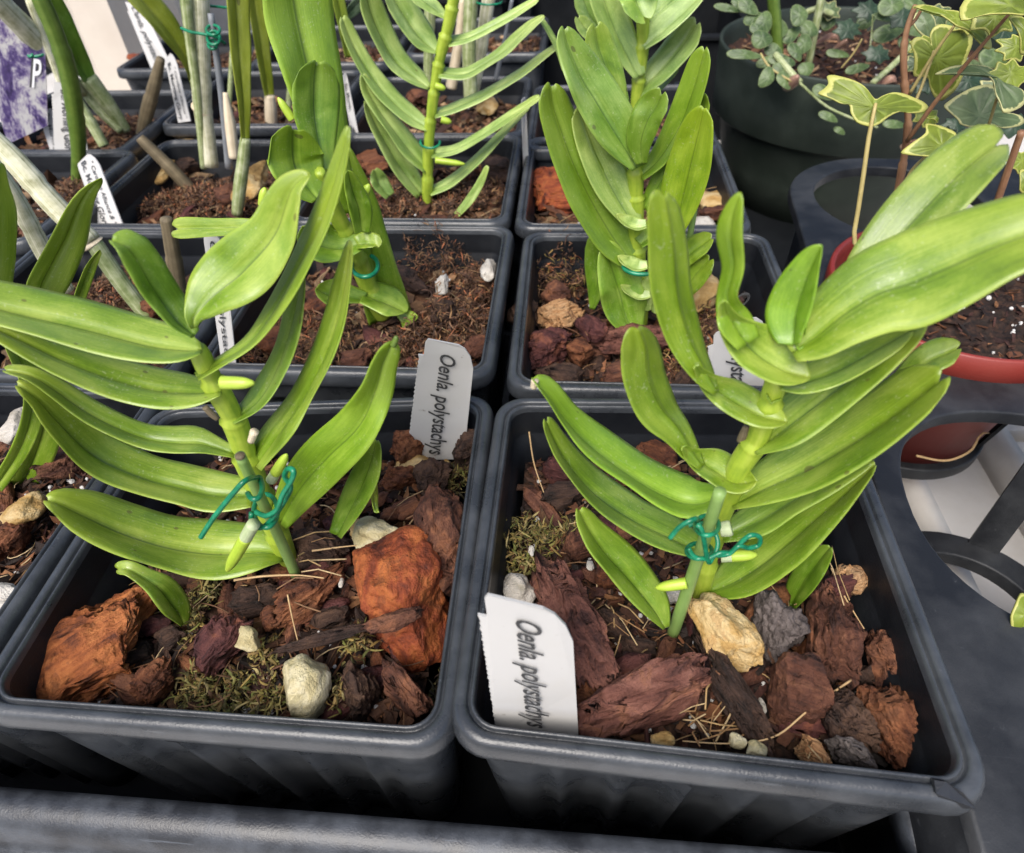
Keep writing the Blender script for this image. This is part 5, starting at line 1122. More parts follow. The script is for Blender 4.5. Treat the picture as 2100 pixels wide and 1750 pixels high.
K9 = Plant(-.20, .33, RIM-.012, 'broad olive leaf arching over the distant name tag', 'green_cane', 'cane', mat='leafolive')
leaf(K9, [(400,190,10),(384,124,24),(346,62,46),(296,2,52),(255,-45,50)], y=(.335,.315), face=.75, cup=.14, notch=0)
K10 = Plant(-.05, .36, RIM-.012, 'olive leaf rising beside the tall rounded-leaf plant at the top', 'green_cane', 'cane', mat='leafolive', col=(.8,.9,.8))
leaf(K10, [(714,118,14),(706,60,22),(694,0,26),(688,-40,26)], y=.36, face=.75, notch=0)
leaf(K10, [(700,45,10),(722,22,26),(750,-8,30)], y=.37, face=.75, notch=0, mat='mottled')
for i, (pts, y, mt, lab) in enumerate((
 ([(878,172,20),(880,90,22),(882,20,24),(884,-30,24)], .315, 'canegreen', 'olive upright cane directly left of the thin-leaved plant stem'),
 ([(966,205,30),(962,100,28),(966,0,30),(968,-30,30)], .318, 'canegreen', 'thick green upright cane right of the thin-leaved plant stem'),
 ([(972,195,20),(985,110,26),(1002,0,28),(1008,-30,28)], .330, 'cane', 'pale striped upright cane behind the thick green one'),
 ([(1016,165,10),(1035,80,8),(1050,0,8)], .34, 'greystake', 'thin grey stake right of the distant canes'),
 ([(925,180,24),(940,90,20),(950,0,16)], .325, 'papery', 'dry papery cane between the two distant green canes'))):
    q = Plant(aty(pts[0][0], pts[0][1], y).x, y, RIM-.012, lab, 'upright_cane' if mt != 'greystake' else 'plant_stake', 'cane' if mt != 'greystake' else 'stake')
    stem(q, pts, y=y, mat=mt, name='cane_body', nodes=2)
for pts, y, mt, lab in (
 ([(290,278,22),(303,225,26),(318,170,24),(330,120,16)], .292, 'stump', 'brown upright cane stump in front of the white name tag'),
 ([(392,390,26),(345,340,26),(300,296,22),(286,282,18)], .245, 'stump', 'brown cut cane stump leaning left in the pot with cream stones'),
 ([(368,610,32),(358,540,32),(346,470,28),(340,448,24)], .125, 'stump', 'dull brown cane stump behind the left plant top leaf')):
    q = Plant(aty(pts[0][0], pts[0][1], y).x, y, RIM-.014, lab, 'cane_stump', 'stump'); stem(q, pts, y=y, mat=mt, name='stump_body', nodes=2)
for pts, y, mt, lab in (
 ([(180,345,12),(150,250,14),(110,130,15),(60,0,16)], (.262,.270), 'cane', 'thin pale cane behind the dark olive one'),
 ([(250,268,12),(190,180,16),(120,80,18),(60,-10,18)], (.300,.296), 'canegreen', 'slim green-grey cane behind the broad leaf base'),
 ([(214,300,20),(180,240,22),(150,190,16)], (.258,.262), 'canegreen', 'short pale cane stub right of the name tag at left'),
 ([(10,560,18),(-10,420,20),(-30,300,20)], (.120,.116), 'cane', 'pale cane at the very left edge'),
 ([(470,215,10),(478,100,12),(486,0,13)], (.30,.31), 'canegreen', 'slim green cane behind the grey stake'),
 ([(590,240,12),(600,120,14),(606,0,15)], (.33,.34), 'canegreen', 'distant green cane behind the tall broad leaf')):
    q = Plant(aty(pts[0][0], pts[0][1], y[0]).x, y[0], RIM-.014, lab, 'dry_cane', 'cane'); stem(q, pts, y=y, mat=mt, name='cane_body', nodes=2)
# stakes
def stake(pts, y, mt, label):
    q = Plant(aty(pts[0][0], pts[0][1], y if not isinstance(y, tuple) else y[0]).x, y if not isinstance(y, tuple) else y[0], RIM-.018, label, 'plant_stake', 'stake'); q.body = stem(q, pts, y=y, mat=mt, name='stake_body'); return q
sA = stake([(608,1182,21),(560,1075,22),(492,934,22)], (.0345,.0290), 'stake', 'green plant stake tied to the front left orchid')
stem(sA.body, [(493,937,21),(491.5,933.5,20)], y=.0288, mat='stump', name='cut_end', n=4)
sB = stake([(1378,1305,25),(1430,1150,26),(1477,1008,26)], (.0265,.0225), 'stake', 'green plant stake tied to the front right orchid')
stake([(470,345,16),(455,200,14),(432,28,13)], (.238,.243), 'greystake', 'grey plant stake tied to the tall cream cane')
stake([(1404,540,12),(1412,500,13),(1426,420,12)], (.142,.140), 'stake', 'green stake behind the tall upright orchid')
# ---------------------------------------------------------------- wire ties
def wire(label, paths, w, parent=None):
    """paths: lists of (px, py, y) ; w: wire width in px at the first point"""
    p0 = aty(paths[0][0][0], paths[0][0][1], paths[0][0][2]); e = empty('wire_tie', p0, label, 'wire tie')
    for pp in paths:
        pts = [aty(*p) for p in pp]; n = max(24, len(pp)*9)
        S = [Vector(q) for q in spline([tuple(p*1000) for p in pts], n)]; S = [q*.001 for q in S]
        r = w*.5*mmpx(p0); v, f, u = tube_geo(S, [r]*n, 10); mesh_obj('wire', v, f, M['wire'], e, True, u)
    return e
def ringpath(cx, cy, rx, ry, y, dy, a0=0, a1=360, n=14, drift=(0, 0)):
    out = []
    for i in range(n+1):
        a = math.radians(a0+(a1-a0)*i/n); out.append((cx+rx*math.cos(a)+drift[0]*i/n, cy+ry*math.sin(a)+drift[1]*i/n, y-dy*math.sin(a)))
    return out
wire('green wire tie on the front left orchid, with a long straight tail', [
 [(412,1102,.0225),(440,1060,.0235),(480,1010,.025),(505,985,.0265)] + ringpath(522,1000,16,24,.0288,.004,-60,150,8),
 ringpath(545,1048,24,34,.0300,.005,-110,250,14),
 [(525,1050,.0265),(545,1058,.0255),(568,1045,.0255),(580,1015,.026),(598,985,.0265),(602,966,.027),(590,962,.028),(584,978,.0285),(596,1000,.028),(582,1030,.0275),(560,1062,.0265),(538,1082,.026),(518,1076,.026),(516,1052,.0265)]], 11)
wire('green wire tie on the front right orchid, looped twice round the stake', [
 [(1374,1104,.0190),(1395,1080,.0195),(1425,1064,.0205)] + ringpath(1450,1078,24,20,.0230,.004,-150,190,12),
 ringpath(1432,1115,40,42,.0225,.003,-120,60,10) + [(1440,1090,.0195),(1428,1076,.0200)],
 [(1412,1125,.0205),(1425,1142,.0200),(1450,1146,.0200),(1478,1134,.0205),(1500,1132,.021),(1520,1112,.0212),(1540,1098,.0215),(1558,1102,.022),(1556,1118,.022),(1535,1124,.0215),(1515,1120,.0208),(1495,1136,.0206),(1470,1140,.0202)],
 ringpath(1434,1130,26,16,.0228,.003,20,380,12)], 10.5)
wire('green wire ring round the leaning orchid stem', [ringpath(748,545,27,23,.128,.006,-60,190,12)], 9)
wire('green wire curving round the tall upright orchid', [ringpath(1318,545,40,18,.1335,.004,10,175,10)], 9)
wire('green wire round the thin-leaved orchid stem', [ringpath(882,292,20,12,.229,.004,-10,200,10)], 5)
wire('green wire wound round the tall cream cane and its grey stake', [
 [(372,58,.240),(392,66,.238),(415,70,.237),(440,75,.237),(462,90,.240)], ringpath(437,62,14,10,.238,.004,0,360,12), ringpath(438,78,13,14,.237,.003,-30,330,12), ringpath(436,92,9,9,.237,.002,0,360,10)], 6)
wire('green wire round the thick cream cane in the top left corner', [[(60,112,.266),(72,116,.266),(88,112,.267),(102,102,.270),(107,95,.275)], ringpath(62,111,5,5,.266,.001,0,360,8)], 6)
wire('green wire loop at the top behind the thin-leaved orchid', [ringpath(1003,4,26,6,.318,.006,0,180,10)], 4)
wire('green wire at the top edge near the distant name tag', [[(400,5,.262),(430,12,.258),(466,16,.256)]], 5)

# ---------------------------------------------------------------- name tags
def text_geo(body, shear=.0, size=1.0, space=1.0):
    cu = bpy.data.curves.new('t', 'FONT'); cu.body = body; cu.shear = shear; cu.size = size; cu.space_character = space; cu.resolution_u = 3; cu.offset = .013
    o = bpy.data.objects.new('t', cu); COL.objects.link(o)
    me = bpy.data.meshes.new_from_object(o.evaluated_get(bpy.context.evaluated_depsgraph_get()))
    V = [v.co.copy() for v in me.vertices]; Fc = [tuple(p.vertices) for p in me.polygons]
    bpy.data.objects.remove(o); bpy.data.curves.remove(cu); bpy.data.meshes.remove(me)
    x0, x1 = min(v.x for v in V), max(v.x for v in V)
    return [((v.x-x0)/(x1-x0), v.y, v.z) for v in V], Fc, x1-x0
def name_tag(q, ys, label, lines, bottom=1.25, notch=True, thick=.0005):
    """q: pixels of top-left, top-right, bottom-right, bottom-left; ys: y of those; lines: (text, s of baseline, t0, t1, glyph height in s, shear)"""
    P = [aty(q[i][0], q[i][1], ys[i]) for i in range(4)]
    def bl(s, t): 
        top_ = P[0].lerp(P[1], s); bot = P[3].lerp(P[2], s); return top_+(bot-top_)*t
    nrm = (P[1]-P[0]).cross(P[3]-P[0]).normalized()
    if nrm.dot(CP-P[0]) < 0: nrm = -nrm
    c = bl(.5, 1.0); e = empty('name_tag', c, label, 'name tag', 'white plant name tags')
    rnd = random.Random(int(q[0][0]))
    ol = ([(0, .15), (.10, .145), (.10, .03), (.14, .0)] if notch else [(.0, .05), (.05, .0)]) + [(.70, .0), (.82, .03), (.93, .10), (1.0, .21), (1.0, .6), (1.0, bottom)] + [(0, bottom)]
    k = 26 if notch else 1
    for i in range(1, k*2): ol.append(((.018 if i % 2 else 0) + (.01*rnd.random() if notch else 0), bottom+(.17-bottom)*i/(k*2)))
    n = len(ol); bow = lambda s: nrm*(.0006*math.sin(s*math.pi))
    V = [bl(s, t)+bow(s) for s, t in ol]; V += [v-nrm*thick for v in V]
    plate = mesh_obj('tag_plate', V, [tuple(range(n)), tuple(range(2*n-1, n-1, -1))]+[(i, i+n, (i+1) % n+n, (i+1) % n) for i in range(n)], M['tag'], e, False)
    for (txt, s0, t0, t1, gh, sh) in lines:
        tv, tf, wd = text_geo(txt, sh)
        VV = []
        for (x, yv, z) in tv:
            s, t = s0+yv*gh, t0+(t1-t0)*x
            VV.append(bl(s, t)+bow(max(0, min(1, s)))+nrm*.00012)
        mesh_obj('lettering', VV, tf, M['ink'], plate, False)
    return e
name_tag([(972,1212),(1172,1256),(1186,1506),(1014,1486)], (.0060,.0065,.0012,.0012), 'white name tag at the front, in the left corner of the front right pot', [('Oenla. polystachys', .40, .10, .95, .38, .30)], 1.10)
name_tag([(862,692),(975,712),(955,905),(836,905)], (.0790,.0790,.0760,.0760), 'white name tag standing at the back of the front left pot', [('Oenla. polystachys', .40, .10, 1.14, .40, .30)], 1.22)
name_tag([(1452,690),(1574,634),(1566,840),(1446,828)], (.1010,.1010,.0985,.0985), 'white name tag half hidden behind the front right orchid', [('Oenla. polystachys', .42, -.30, .98, .40, .30)], 1.1)
name_tag([(416,482),(457,482),(482,728),(456,756)], (.1120,.1120,.1010,.1010), 'white name tag behind the front left orchid stem', [('Oenla. polystachys', .36, .04, 1.12, .46, .25)], 1.08, False)
name_tag([(104,166),(162,176),(180,312),(112,336)], (.262,.262,.256,.256), 'white name tag behind the dark olive cane, nearest to the purple picture card', [('Bc. Morning Glory', .36, .08, .93, .36, .25)], 1.1)
name_tag([(76,226),(114,222),(126,310),(106,320)], (.270,.270,.262,.262), 'smaller white name tag left of the one behind the olive cane', [('Bc. Morning', .42, .08, .95, .34, .1)], 1.15)
name_tag([(158,338),(192,308),(248,452),(198,456)], (.214,.214,.194,.194), 'white name tag with two lines, right of the pointed leaf tip at left', [('Bc. Morning Glory', .26, .04, 1.10, .36, .1), ('" Carolyns Alliance & "', .66, .12, 1.05, .22, .1)], 1.06, False)
name_tag([(252,2),(292,14),(346,122),(308,138)], (.402,.402,.388,.388), 'distant white name tag under the broad olive leaf', [('Oenla. polystachys', .34, .06, 1.1, .40, .25)], 1.2)
name_tag([(338,124),(356,104),(389,242),(364,246)], (.312,.312,.2955,.2955), 'narrow white name tag at the left rim, beside the tall cream cane', [('Bc. Morning Glory', .24, .10, 1.02, .42, .1), ('" Carolyns Alliance "', .70, .22, 1.0, .2, .1)], 1.05, False)
name_tag([(699,160),(711,146),(734,268),(721,272)], (.292,.296,.282,.286), 'slim white name tag seen almost edge-on, left of the thin-leaved orchid', [('Bc. Morning Glory', .2, .15, .95, .6, .1)], 1.08, False)
name_tag([(1070,206),(1078,196),(1086,372),(1076,380)], (.252,.256,.246,.250), 'blank white tag edge seen between two square pots', [], 1.1, False)
# flower picture card
m, nt, b = newmat('flower_print'); co = N(nt, 'ShaderNodeTexCoord').outputs['UV']
n1 = noise_n(nt, co, 2.6, 6, .66, .5); n2 = noise_n(nt, co, 13, 5, .75)
sx = N(nt, 'ShaderNodeSeparateXYZ'); nt.links.new(co, sx.inputs[0])
ad = N(nt, 'ShaderNodeMath', operation='MULTIPLY_ADD'); nt.links.new(n2.outputs[0], ad.inputs[0]); ad.inputs[1].default_value = .35; nt.links.new(N_scale(nt, n1.outputs[0], .75), ad.inputs[2])
c1 = ramp(nt, ad.outputs[0], [(.42, (.02, .014, .05)), (.50, (.07, .045, .15)), (.55, (.24, .21, .29)), (.60, (.44, .43, .42))]).outputs[0]
c2 = ramp(nt, n2.outputs[0], [(.35, (.16, .05, .07)), (.6, (.38, .22, .12))]).outputs[0]
fx = N(nt, 'ShaderNodeMath', operation='MULTIPLY_ADD'); nt.links.new(n1.outputs[0], fx.inputs[0]); fx.inputs[1].default_value = .5; nt.links.new(sx.outputs[1], fx.inputs[2])
c = mix(nt, ramp(nt, fx.outputs[0], [(1.08, 0), (1.2, 1)]).outputs[0], c1, c2)
nt.links.new(c, b.inputs['Base Color']); b.inputs['Roughness'].default_value = .3; M['print'] = m
cq = [aty(-70, 10, .262), aty(92, 78, .268), None, aty(16, 296, .256)]
cq[2] = hit(98, 258, cq[0], (cq[1]-cq[0]).cross(cq[3]-cq[0]).normalized())
ce = empty('picture_card', (cq[2]+cq[3])/2, 'glossy picture card of purple and white flowers at the left edge', 'plant label')
nr = (cq[1]-cq[0]).cross(cq[3]-cq[0]).normalized(); nr = nr if nr.dot(CP-cq[0]) > 0 else -nr
card = mesh_obj('card', cq+[p-nr*.0006 for p in cq], [(0,1,2,3),(7,6,5,4),(0,4,5,1),(1,5,6,2),(2,6,7,3),(3,7,4,0)], M['print'], ce, False, [(0,0),(1,0),(1,1),(0,1)]*2)
tv, tf, wd = text_geo('P', .15)
wm = newmat('white_ink'); wm[2].inputs['Base Color'].default_value = (.78, .78, .78, 1); wm[2].inputs['Roughness'].default_value = .4
for mt, dx, off in ((M['ink'], -5, .0003), (wm[0], 0, .0006)):
    VV = [hit(66+dx+x*20, 178-yv*84+x*2, cq[3], nr)+nr*off for x, yv, z in tv]
    mesh_obj('lettering', VV, tf, mt, card, False)

# ---------------------------------------------------------------- ivy in the red pot
def ivymat(name, dark, mid, edge, lim):
    m, nt, b = newmat(name); at = N(nt, 'ShaderNodeAttribute'); at.attribute_name = 'tint'; sp = N(nt, 'ShaderNodeSeparateColor'); nt.links.new(at.outputs['Color'], sp.inputs[0])
    n1 = noise_n(nt, geoco(nt), 330, 4, .7); n2 = noise_n(nt, geoco(nt), 110, 4, .6)
    ad = N(nt, 'ShaderNodeMath', operation='MULTIPLY_ADD'); nt.links.new(n1.outputs[0], ad.inputs[0]); ad.inputs[1].default_value = .34; nt.links.new(sp.outputs[0], ad.inputs[2])
    sb = N(nt, 'ShaderNodeMath', operation='SUBTRACT'); nt.links.new(ad.outputs[0], sb.inputs[0]); sb.inputs[1].default_value = .17
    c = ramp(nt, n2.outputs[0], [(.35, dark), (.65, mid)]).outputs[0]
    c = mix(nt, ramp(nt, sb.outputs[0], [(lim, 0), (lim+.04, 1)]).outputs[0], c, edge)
    c = mix(nt, N_scale(nt, sp.outputs[1], .45), c, tuple(min(1, v*1.5+.04) for v in mid))
    nt.links.new(c, b.inputs['Base Color']); b.inputs['Roughness'].default_value = .42; bump(nt, b, n1.outputs[0], .25, .0005)
    tr_ = N(nt, 'ShaderNodeBsdfTranslucent'); nt.links.new(c, tr_.inputs['Color']); ms = N(nt, 'ShaderNodeMixShader'); ms.inputs[0].default_value = .25
    nt.links.new(b.outputs[0], ms.inputs[1]); nt.links.new(tr_.outputs[0], ms.inputs[2]); nt.links.new(ms.outputs[0], nt.nodes['Material Output'].inputs[0]); return m
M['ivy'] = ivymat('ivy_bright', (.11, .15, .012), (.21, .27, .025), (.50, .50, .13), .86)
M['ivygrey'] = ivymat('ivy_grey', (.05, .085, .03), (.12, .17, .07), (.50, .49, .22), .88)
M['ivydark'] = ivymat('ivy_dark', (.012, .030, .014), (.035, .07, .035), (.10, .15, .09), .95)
def poly_leaf(root, ol, ctr, y, mat, veins=True, bulge=.0006, name='leaf', tilt=0.0, conv=None):
    """outline in pixels (measured 0.2 px units off 1680), centre pixel, blade plane through y leaning back by 'tilt'"""
    f = conv or (lambda p: (1680+.2*p[0], .2*p[1]))
    O = [f(p) for p in ol]; c = f(ctr); c3 = aty(c[0], c[1], y)
    nrm = Vector((0, -math.cos(tilt), math.sin(tilt)))
    # refine the outline
    R = []
    for i in range(len(O)):
        a_, b_ = O[i], O[(i+1) % len(O)]
        for k in range(3): t = k/3; R.append((a_[0]+(b_[0]-a_[0])*t, a_[1]+(b_[1]-a_[1])*t))
    R = [tuple((R[i-1][q]+2*R[i][q]+R[(i+1) % len(R)][q])/4 for q in (0, 1)) for i in range(len(R))]
    n = len(R); V = [c3]; C = [(0, 1, 0)]; corner = [max(0, 1-abs(((i % 3)) and 1)) for i in range(n)]
    rad = max((hit(r[0], r[1], c3, nrm)-c3).length for r in R)
    for s in (.25, .5, .75, .9, 1.0):
        for i, r in enumerate(R):
            p = hit(c[0]+(r[0]-c[0])*s, c[1]+(r[1]-c[1])*s, c3, nrm)
            d = (p-c3).length/rad
            V.append(p + nrm*(-bulge*d*d*3 + .0008*noise.noise(Vector((p.x*150, p.z*150, y*100))) - (.0005*(1-s) if i % 6 == 0 else 0)))
            C.append((s, 1.0 if (i % 6 == 0 and s < .8) else 0, 0))
    nv = len(V); Fc = [(0, 1+i, 1+(i+1) % n) for i in range(n)]
    for k in range(4):
        for i in range(n): j = (i+1) % n; Fc.append((1+k*n+i, 1+(k+1)*n+i, 1+(k+1)*n+j, 1+k*n+j))
    V += [v-nrm*.0004 for v in V]; C += C; Fc += [tuple(nv+x for x in reversed(q)) for q in Fc]
    b0 = 1+4*n
    for i in range(n): j = (i+1) % n; Fc.append((b0+j, b0+i, b0+i+nv, b0+j+nv))
    return mesh_obj(name, V, Fc, M[mat], root, True, None, None, C)
ivy = Plant(RC[0]-.008, RC[1]+.01, RIM-.008, 'variegated ivy with cream-edged leaves in the red pot', 'ivy_plant', 'ivy')
poly_leaf(ivy.root, [(105,740),(180,735),(330,790),(470,880),(575,1030),(650,980),(760,940),(870,945),(1000,990),(1100,1020),(1170,1070),(1100,1130),(950,1150),(840,1130),(720,1190),(640,1260),(565,1295),(500,1290),(390,1250),(330,1150),(330,1060),(230,1050),(150,1000),(0,930),(70,890),(130,830)], (560,1100), .150, 'ivy', tilt=.7)
poly_leaf(ivy.root, [(950,450),(1000,390),(1060,380),(1120,410),(1160,470),(1150,360),(1200,280),(1280,245),(1360,265),(1500,290),(1600,340),(1600,450),(1540,580),(1510,700),(1500,780),(1430,940),(1290,1060),(1200,1000),(1150,900),(1130,790),(970,800),(985,640),(980,540)], (1210,600), .168, 'ivy', tilt=.2)
poly_leaf(ivy.root, [(970,30),(1080,0),(1200,20),(1290,90),(1420,110),(1560,180),(1700,260),(1780,330),(1830,440),(1740,440),(1630,370),(1580,310),(1420,270),(1390,250),(1330,200),(1210,90),(1080,40)], (1400,190), .158, 'ivy', tilt=1.0)
poly_leaf(ivy.root, [(1210,715),(1380,645),(1500,640),(1700,680),(1860,740),(1960,860),(2100,920),(2160,1000),(2100,1080),(1990,1130),(1910,1140),(1870,1040),(1820,960),(1800,820),(1700,760),(1500,730),(1300,720)], (1840,800), .150, 'ivygrey', tilt=.9)
poly_leaf(ivy.root, [(1290,1070),(1430,970),(1600,880),(1760,850),(1820,900),(1850,1010),(1900,1140),(2100,1170),(2160,1230),(2100,1280),(1900,1320),(1780,1280),(1560,1310),(1450,1270),(1440,1230),(1340,1130)], (1640,1190), .160, 'ivygrey', tilt=.6)
poly_leaf(ivy.root, [(850,1550),(960,1460),(1110,1360),(1100,1250),(1220,1270),(1320,1300),(1420,1350),(1430,1430),(1390,1520),(1310,1560),(1380,1580),(1300,1660),(1240,1620),(1100,1600),(950,1580)], (1270,1500), .146, 'ivy', tilt=.7)
poly_leaf(ivy.root, [(1510,-80),(1500,160),(1700,120),(1950,130),(2160,150),(2200,-60),(1900,-120)], (1960,60), .140, 'ivy', tilt=.9)
poly_leaf(ivy.root, [(1980,150),(2100,130),(2240,300),(2180,540),(2100,540),(2050,350)], (2110,320), .142, 'ivy', tilt=.5)
poly_leaf(ivy.root, [(1000,110),(1120,80),(1210,180),(1230,330),(1160,400),(1050,330),(980,230)], (1100,230), .186, 'ivygrey', tilt=.6)
poly_leaf(ivy.root, [(1140,1170),(1200,1180),(1270,1215),(1240,1240),(1150,1200)], (1200,1200), .150, 'ivy', tilt=.8)
poly_leaf(ivy.root, [(2080,1750),(2140,1720),(2200,1900),(2160,2000),(2060,1960)], (2120,1860), .150, 'ivy', tilt=.5, conv=lambda p: (1680+.2*p[0], .2*p[1]))
poly_leaf(ivy.root, [(2076,1265),(2090,1235),(2110,1215),(2130,1260),(2110,1310),(2086,1300)], (2104,1262), .030, 'ivy', tilt=.8, conv=lambda p: p)
LOBE = [(0,-1),(.28,-.42),(.62,-.62),(.60,-.10),(1.0,.12),(.55,.34),(.42,.85),(.10,.62),(-.10,.62),(-.42,.85),(-.55,.34),(-1.0,.12),(-.60,-.10),(-.62,-.62),(-.28,-.42)]
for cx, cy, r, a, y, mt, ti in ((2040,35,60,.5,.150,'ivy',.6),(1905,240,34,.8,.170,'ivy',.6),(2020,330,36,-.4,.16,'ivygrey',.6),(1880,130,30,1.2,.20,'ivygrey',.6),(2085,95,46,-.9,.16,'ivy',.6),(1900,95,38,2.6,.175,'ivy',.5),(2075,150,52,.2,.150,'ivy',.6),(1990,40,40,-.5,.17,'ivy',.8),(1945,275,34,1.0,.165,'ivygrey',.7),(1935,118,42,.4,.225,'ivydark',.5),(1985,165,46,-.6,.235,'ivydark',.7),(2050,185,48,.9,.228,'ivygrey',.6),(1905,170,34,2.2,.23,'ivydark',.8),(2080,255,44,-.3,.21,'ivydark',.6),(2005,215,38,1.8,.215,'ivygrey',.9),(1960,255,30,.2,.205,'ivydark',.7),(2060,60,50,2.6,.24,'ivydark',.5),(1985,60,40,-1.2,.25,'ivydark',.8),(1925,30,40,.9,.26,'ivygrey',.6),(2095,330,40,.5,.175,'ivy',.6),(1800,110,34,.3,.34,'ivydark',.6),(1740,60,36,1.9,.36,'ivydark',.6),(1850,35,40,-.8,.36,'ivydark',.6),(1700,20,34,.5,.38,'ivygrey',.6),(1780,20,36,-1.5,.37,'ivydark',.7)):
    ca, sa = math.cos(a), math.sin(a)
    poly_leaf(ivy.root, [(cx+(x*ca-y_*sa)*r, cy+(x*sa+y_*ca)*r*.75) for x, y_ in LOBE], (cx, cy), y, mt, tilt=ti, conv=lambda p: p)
stem(ivy, [(1818,492,16),(1838,410,15),(1852,335,14),(1860,285,14),(1862,235,13),(1856,180,13),(1853,112,12),(1860,60,11),(1878,10,9)], y=(.158,.166), mat='redstem', name='vine', nodes=6)
stem(ivy, [(1860,290,9),(1924,202,9),(2000,110,8),(2072,26,7)], y=(.159,.146), mat='redstem', name='vine'); stem(ivy, [(1860,58,7),(1878,40,7),(1893,12,6)], y=.166, mat='redstem', name='vine')
for pts, y in (([(1866,192,7),(1915,112,7),(1958,52,6)], (.162,.157)), ([(1872,222,7),(1895,165,6),(1916,104,6)], (.161,.166)), ([(1766,516,9),(1751,490,9),(1760,430,9),(1772,350,9),(1782,280,9),(1796,212,7)], (.136,.149)), ([(1834,425,6),(1868,352,6),(1902,318,5)], (.154,.150)), ([(1838,455,5),(1880,395,5),(1926,326,5)], (.154,.148)), ([(2014,300,6),(2030,250,6),(2045,200,6)], (.155,.150))):
    stem(ivy, pts, y=y, mat='petiole', name='petiole')
stem(ivy, [(2030,460,14),(2060,370,14),(2095,270,14)], y=(.150,.146), mat='redstem', name='vine')
# ---------------------------------------------------------------- succulents in the dark green pot
suc = Plant(GC[0]-.02, GC[1]-.02, GZ-.012, 'trailing succulent with small mottled round leaves in the dark green pot', 'succulent_plant', 'succulent', mat='mottled')
def oval(cx, cy, w, h, ang=0):
    a = math.radians(ang); return [(cx+math.cos(t)*w/2*math.cos(a)-math.sin(t)*h/2*(1-.35*math.cos(t))*math.sin(a), cy+math.cos(t)*w/2*math.sin(a)+math.sin(t)*h/2*(1-.35*math.cos(t))*math.cos(a)) for t in [2*math.pi*i/11+.0 for i in range(11)]]
m2 = ivymat('succulent_leaf', (.04, .08, .022), (.11, .17, .05), (.20, .26, .11), .90); M['suc'] = m2
for cx, cy, w, h, a, y in ((1492,16,46,14,12,.30),(1515,8,30,20,60,.31),(1600,60,28,40,10,.30),(1625,70,40,22,-40,.30),(1660,60,34,30,30,.31),(1575,125,40,18,-20,.285),(1610,165,34,24,60,.27),(1536,14,40,26,35,.296),(1568,44,40,30,-70,.292),(1564,80,36,34,0,.286),(1528,112,62,18,5,.280),(1588,104,34,26,30,.288),(1602,122,44,22,10,.284),(1574,158,24,40,25,.270),(1618,128,24,20,0,.282),(1632,106,36,22,60,.292),(1830,12,46,32,-10,.300),(1812,34,30,16,20,.302),(1825,66,60,30,-20,.318),(1880,60,70,26,20,.322),(1862,95,40,22,50,.318),(1700,240,36,16,25,.262),(1724,268,22,12,30,.262),(1836,255,40,16,5,.258),(1690,190,40,24,30,.268),(1900,150,60,40,10,.330),(1960,140,60,40,-20,.32),(2040,120,50,36,10,.32),(1640,30,30,40,0,.300),(1555,60,30,22,40,.29),(1545,36,34,20,-30,.295),(1606,146,40,20,40,.278),(1655,140,30,26,-30,.29),(1650,90,26,40,20,.30),(1880,20,60,40,30,.33),(1930,60,70,50,-20,.34),(2000,150,70,44,20,.33),(1950,185,60,30,0,.31),(1780,40,40,24,-40,.33),(1720,110,40,16,10,.31),(1760,140,44,16,-15,.30),(1700,40,26,40,10,.330)):
    poly_leaf(suc.root, oval(cx, cy, w*1.25, h*1.15, a), (cx, cy), y+.052, 'suc', bulge=.0004, tilt=.6, conv=lambda p: p)
for pts, y, mt in (([(1596,140,22),(1592,70,24),(1586,0,24),(1584,-30,24)], .300, 'canedark'), ([(1658,132,14),(1668,80,15),(1682,10,16),(1690,-30,16)], .318, 'canegreen'), ([(1590,112,13),(1620,148,14),(1640,170,14)], (.286,.272), 'canegreen'), ([(1560,110,4),(1580,140,4),(1625,168,4)], (.282,.268), 'petiole'), ([(1640,170,5),(1690,215,5),(1740,240,5),(1800,262,5)], (.268,.258), 'canegreen'), ([(1790,170,12),(1830,135,12),(1870,95,12)], (.29,.32), 'canegreen'), ([(1708,30,12),(1670,20,12),(1630,40,10)], .325, 'canegreen'), ([(1725,140,3),(1750,110,3),(1768,80,3)], .30, 'petiole'), ([(1784,100,3),(1788,60,3),(1790,30,3)], .305, 'canegreen')):
    stem(suc, pts, y=(y+.052 if not isinstance(y, tuple) else (y[0]+.052, y[1]+.052)), mat=mt, name='trailing_stem')
poly_leaf(suc.root, oval(1640,158,30,22,-20), (1640,158), .266, 'dry', bulge=.003, tilt=.5, conv=lambda p: p) if 'dry' in M else None
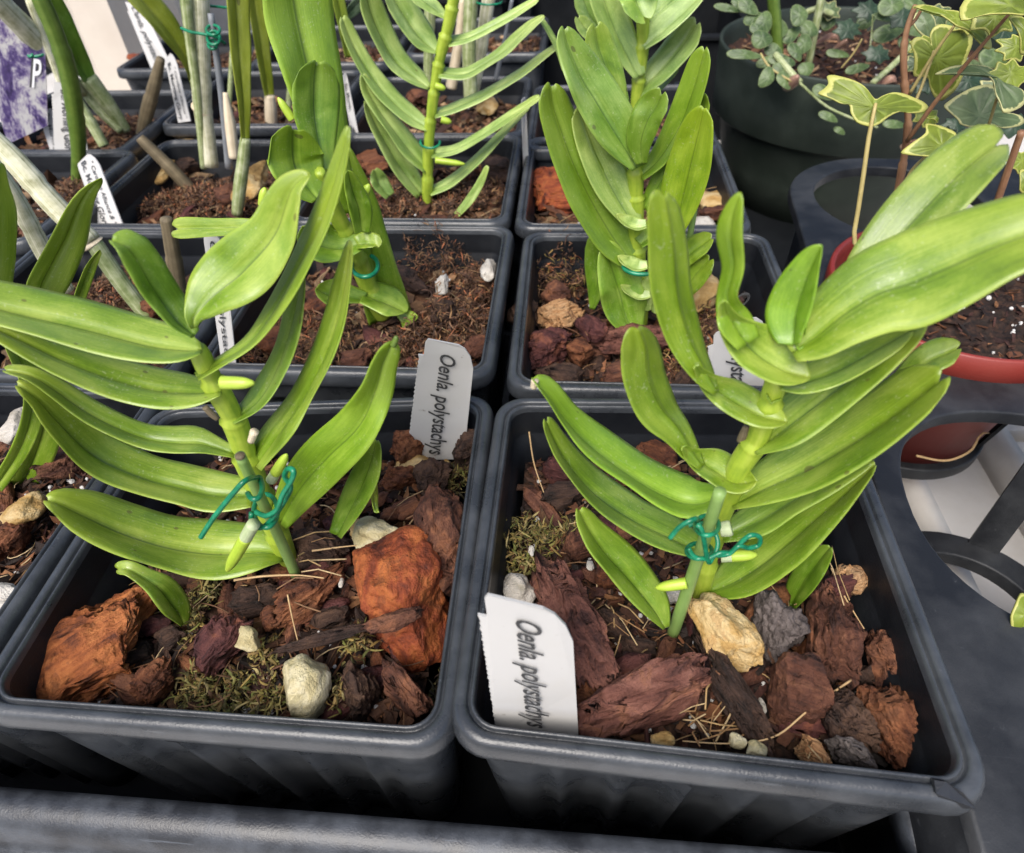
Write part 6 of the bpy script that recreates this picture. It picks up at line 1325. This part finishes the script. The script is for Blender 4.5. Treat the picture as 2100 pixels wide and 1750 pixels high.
for i, (cx, cy, w, h, a, yy, lab) in enumerate(((1712,72,52,14,5,.335,'pinkish dry leaf on the soil of the dark green pot'),(1737,82,24,14,20,.325,'small tan dry leaf right of the pinkish one'),(1830,160,60,16,-8,.298,'brown curled dry leaf at the right inside of the dark green pot'),(1636,156,34,26,-15,.266,'pink shell-like dry leaf hanging on the dark green pot rim'),(1884,288,22,18,0,.255,'tiny dried flower head below the ivy'))):
    if 'dryleaf' not in M: M['dryleaf'] = ivymat('dry_leaf', (.26, .13, .09), (.42, .25, .18), (.50, .36, .26), .9)
    if i == 4: cx, cy = 1880, 288
    o = poly_leaf(None, oval(cx, cy, w, h, a), (cx, cy), yy+.052, 'dryleaf', bulge=.004, tilt=.7, conv=lambda p: p, name='dry_leaf'); tag(o, lab, 'dry leaf')
stk = Plant(.155, .118, RIM-.07, 'pale dry root strand under the round-holed tray', 'dry_strand', 'strand')
stem(stk, [(1880,935,5),(1940,945,5),(1990,925,5),(2010,892,4),(2028,888,3)], y=(.110,.120), mat='fibre', name='strand')
# long straw fibres lying on the mix
for pts, y, lab in (([(1745,1395,5),(1660,1455,5),(1590,1510,5),(1500,1525,5),(1400,1520,4)], None, 'long pale straw crossing the front of the front right pot'),
                    ([(480,1190,6),(540,1182,6),(610,1180,6),(665,1186,5)], None, 'pale root strand below the lowest broad leaf of the left plant'),
                    ([(1705,1165,5),(1730,1220,5),(1772,1290,4)], None, 'thin orange fibre at the right of the front right pot'),
                    ([(640,1130,5),(700,1122,5),(740,1118,4)], None, 'pale fibre across the dark husk in the front left pot'),
                    ([(1085,885,4),(1095,950,4),(1115,1010,4)], None, 'thin brown twig leaning in the back left of the front right pot'),
                    ([(590,1220,4),(600,1270,5),(612,1320,4)], None, 'orange fibre standing over the flat bark slab')):
    V3 = [atz(p[0], p[1], -.008) for p in pts]; S = [Vector(q)*.001 for q in spline([tuple(v*1000) for v in V3], 24)]
    v, f, u = tube_geo(S, [pts[0][2]*.5*mmpx(V3[0])*(1-.5*i/23) for i in range(24)], 6)
    o = mesh_obj('straw_fibre', v, f, M['fibre'], None, True, u, V3[0]); tag(o, lab, 'fibre')
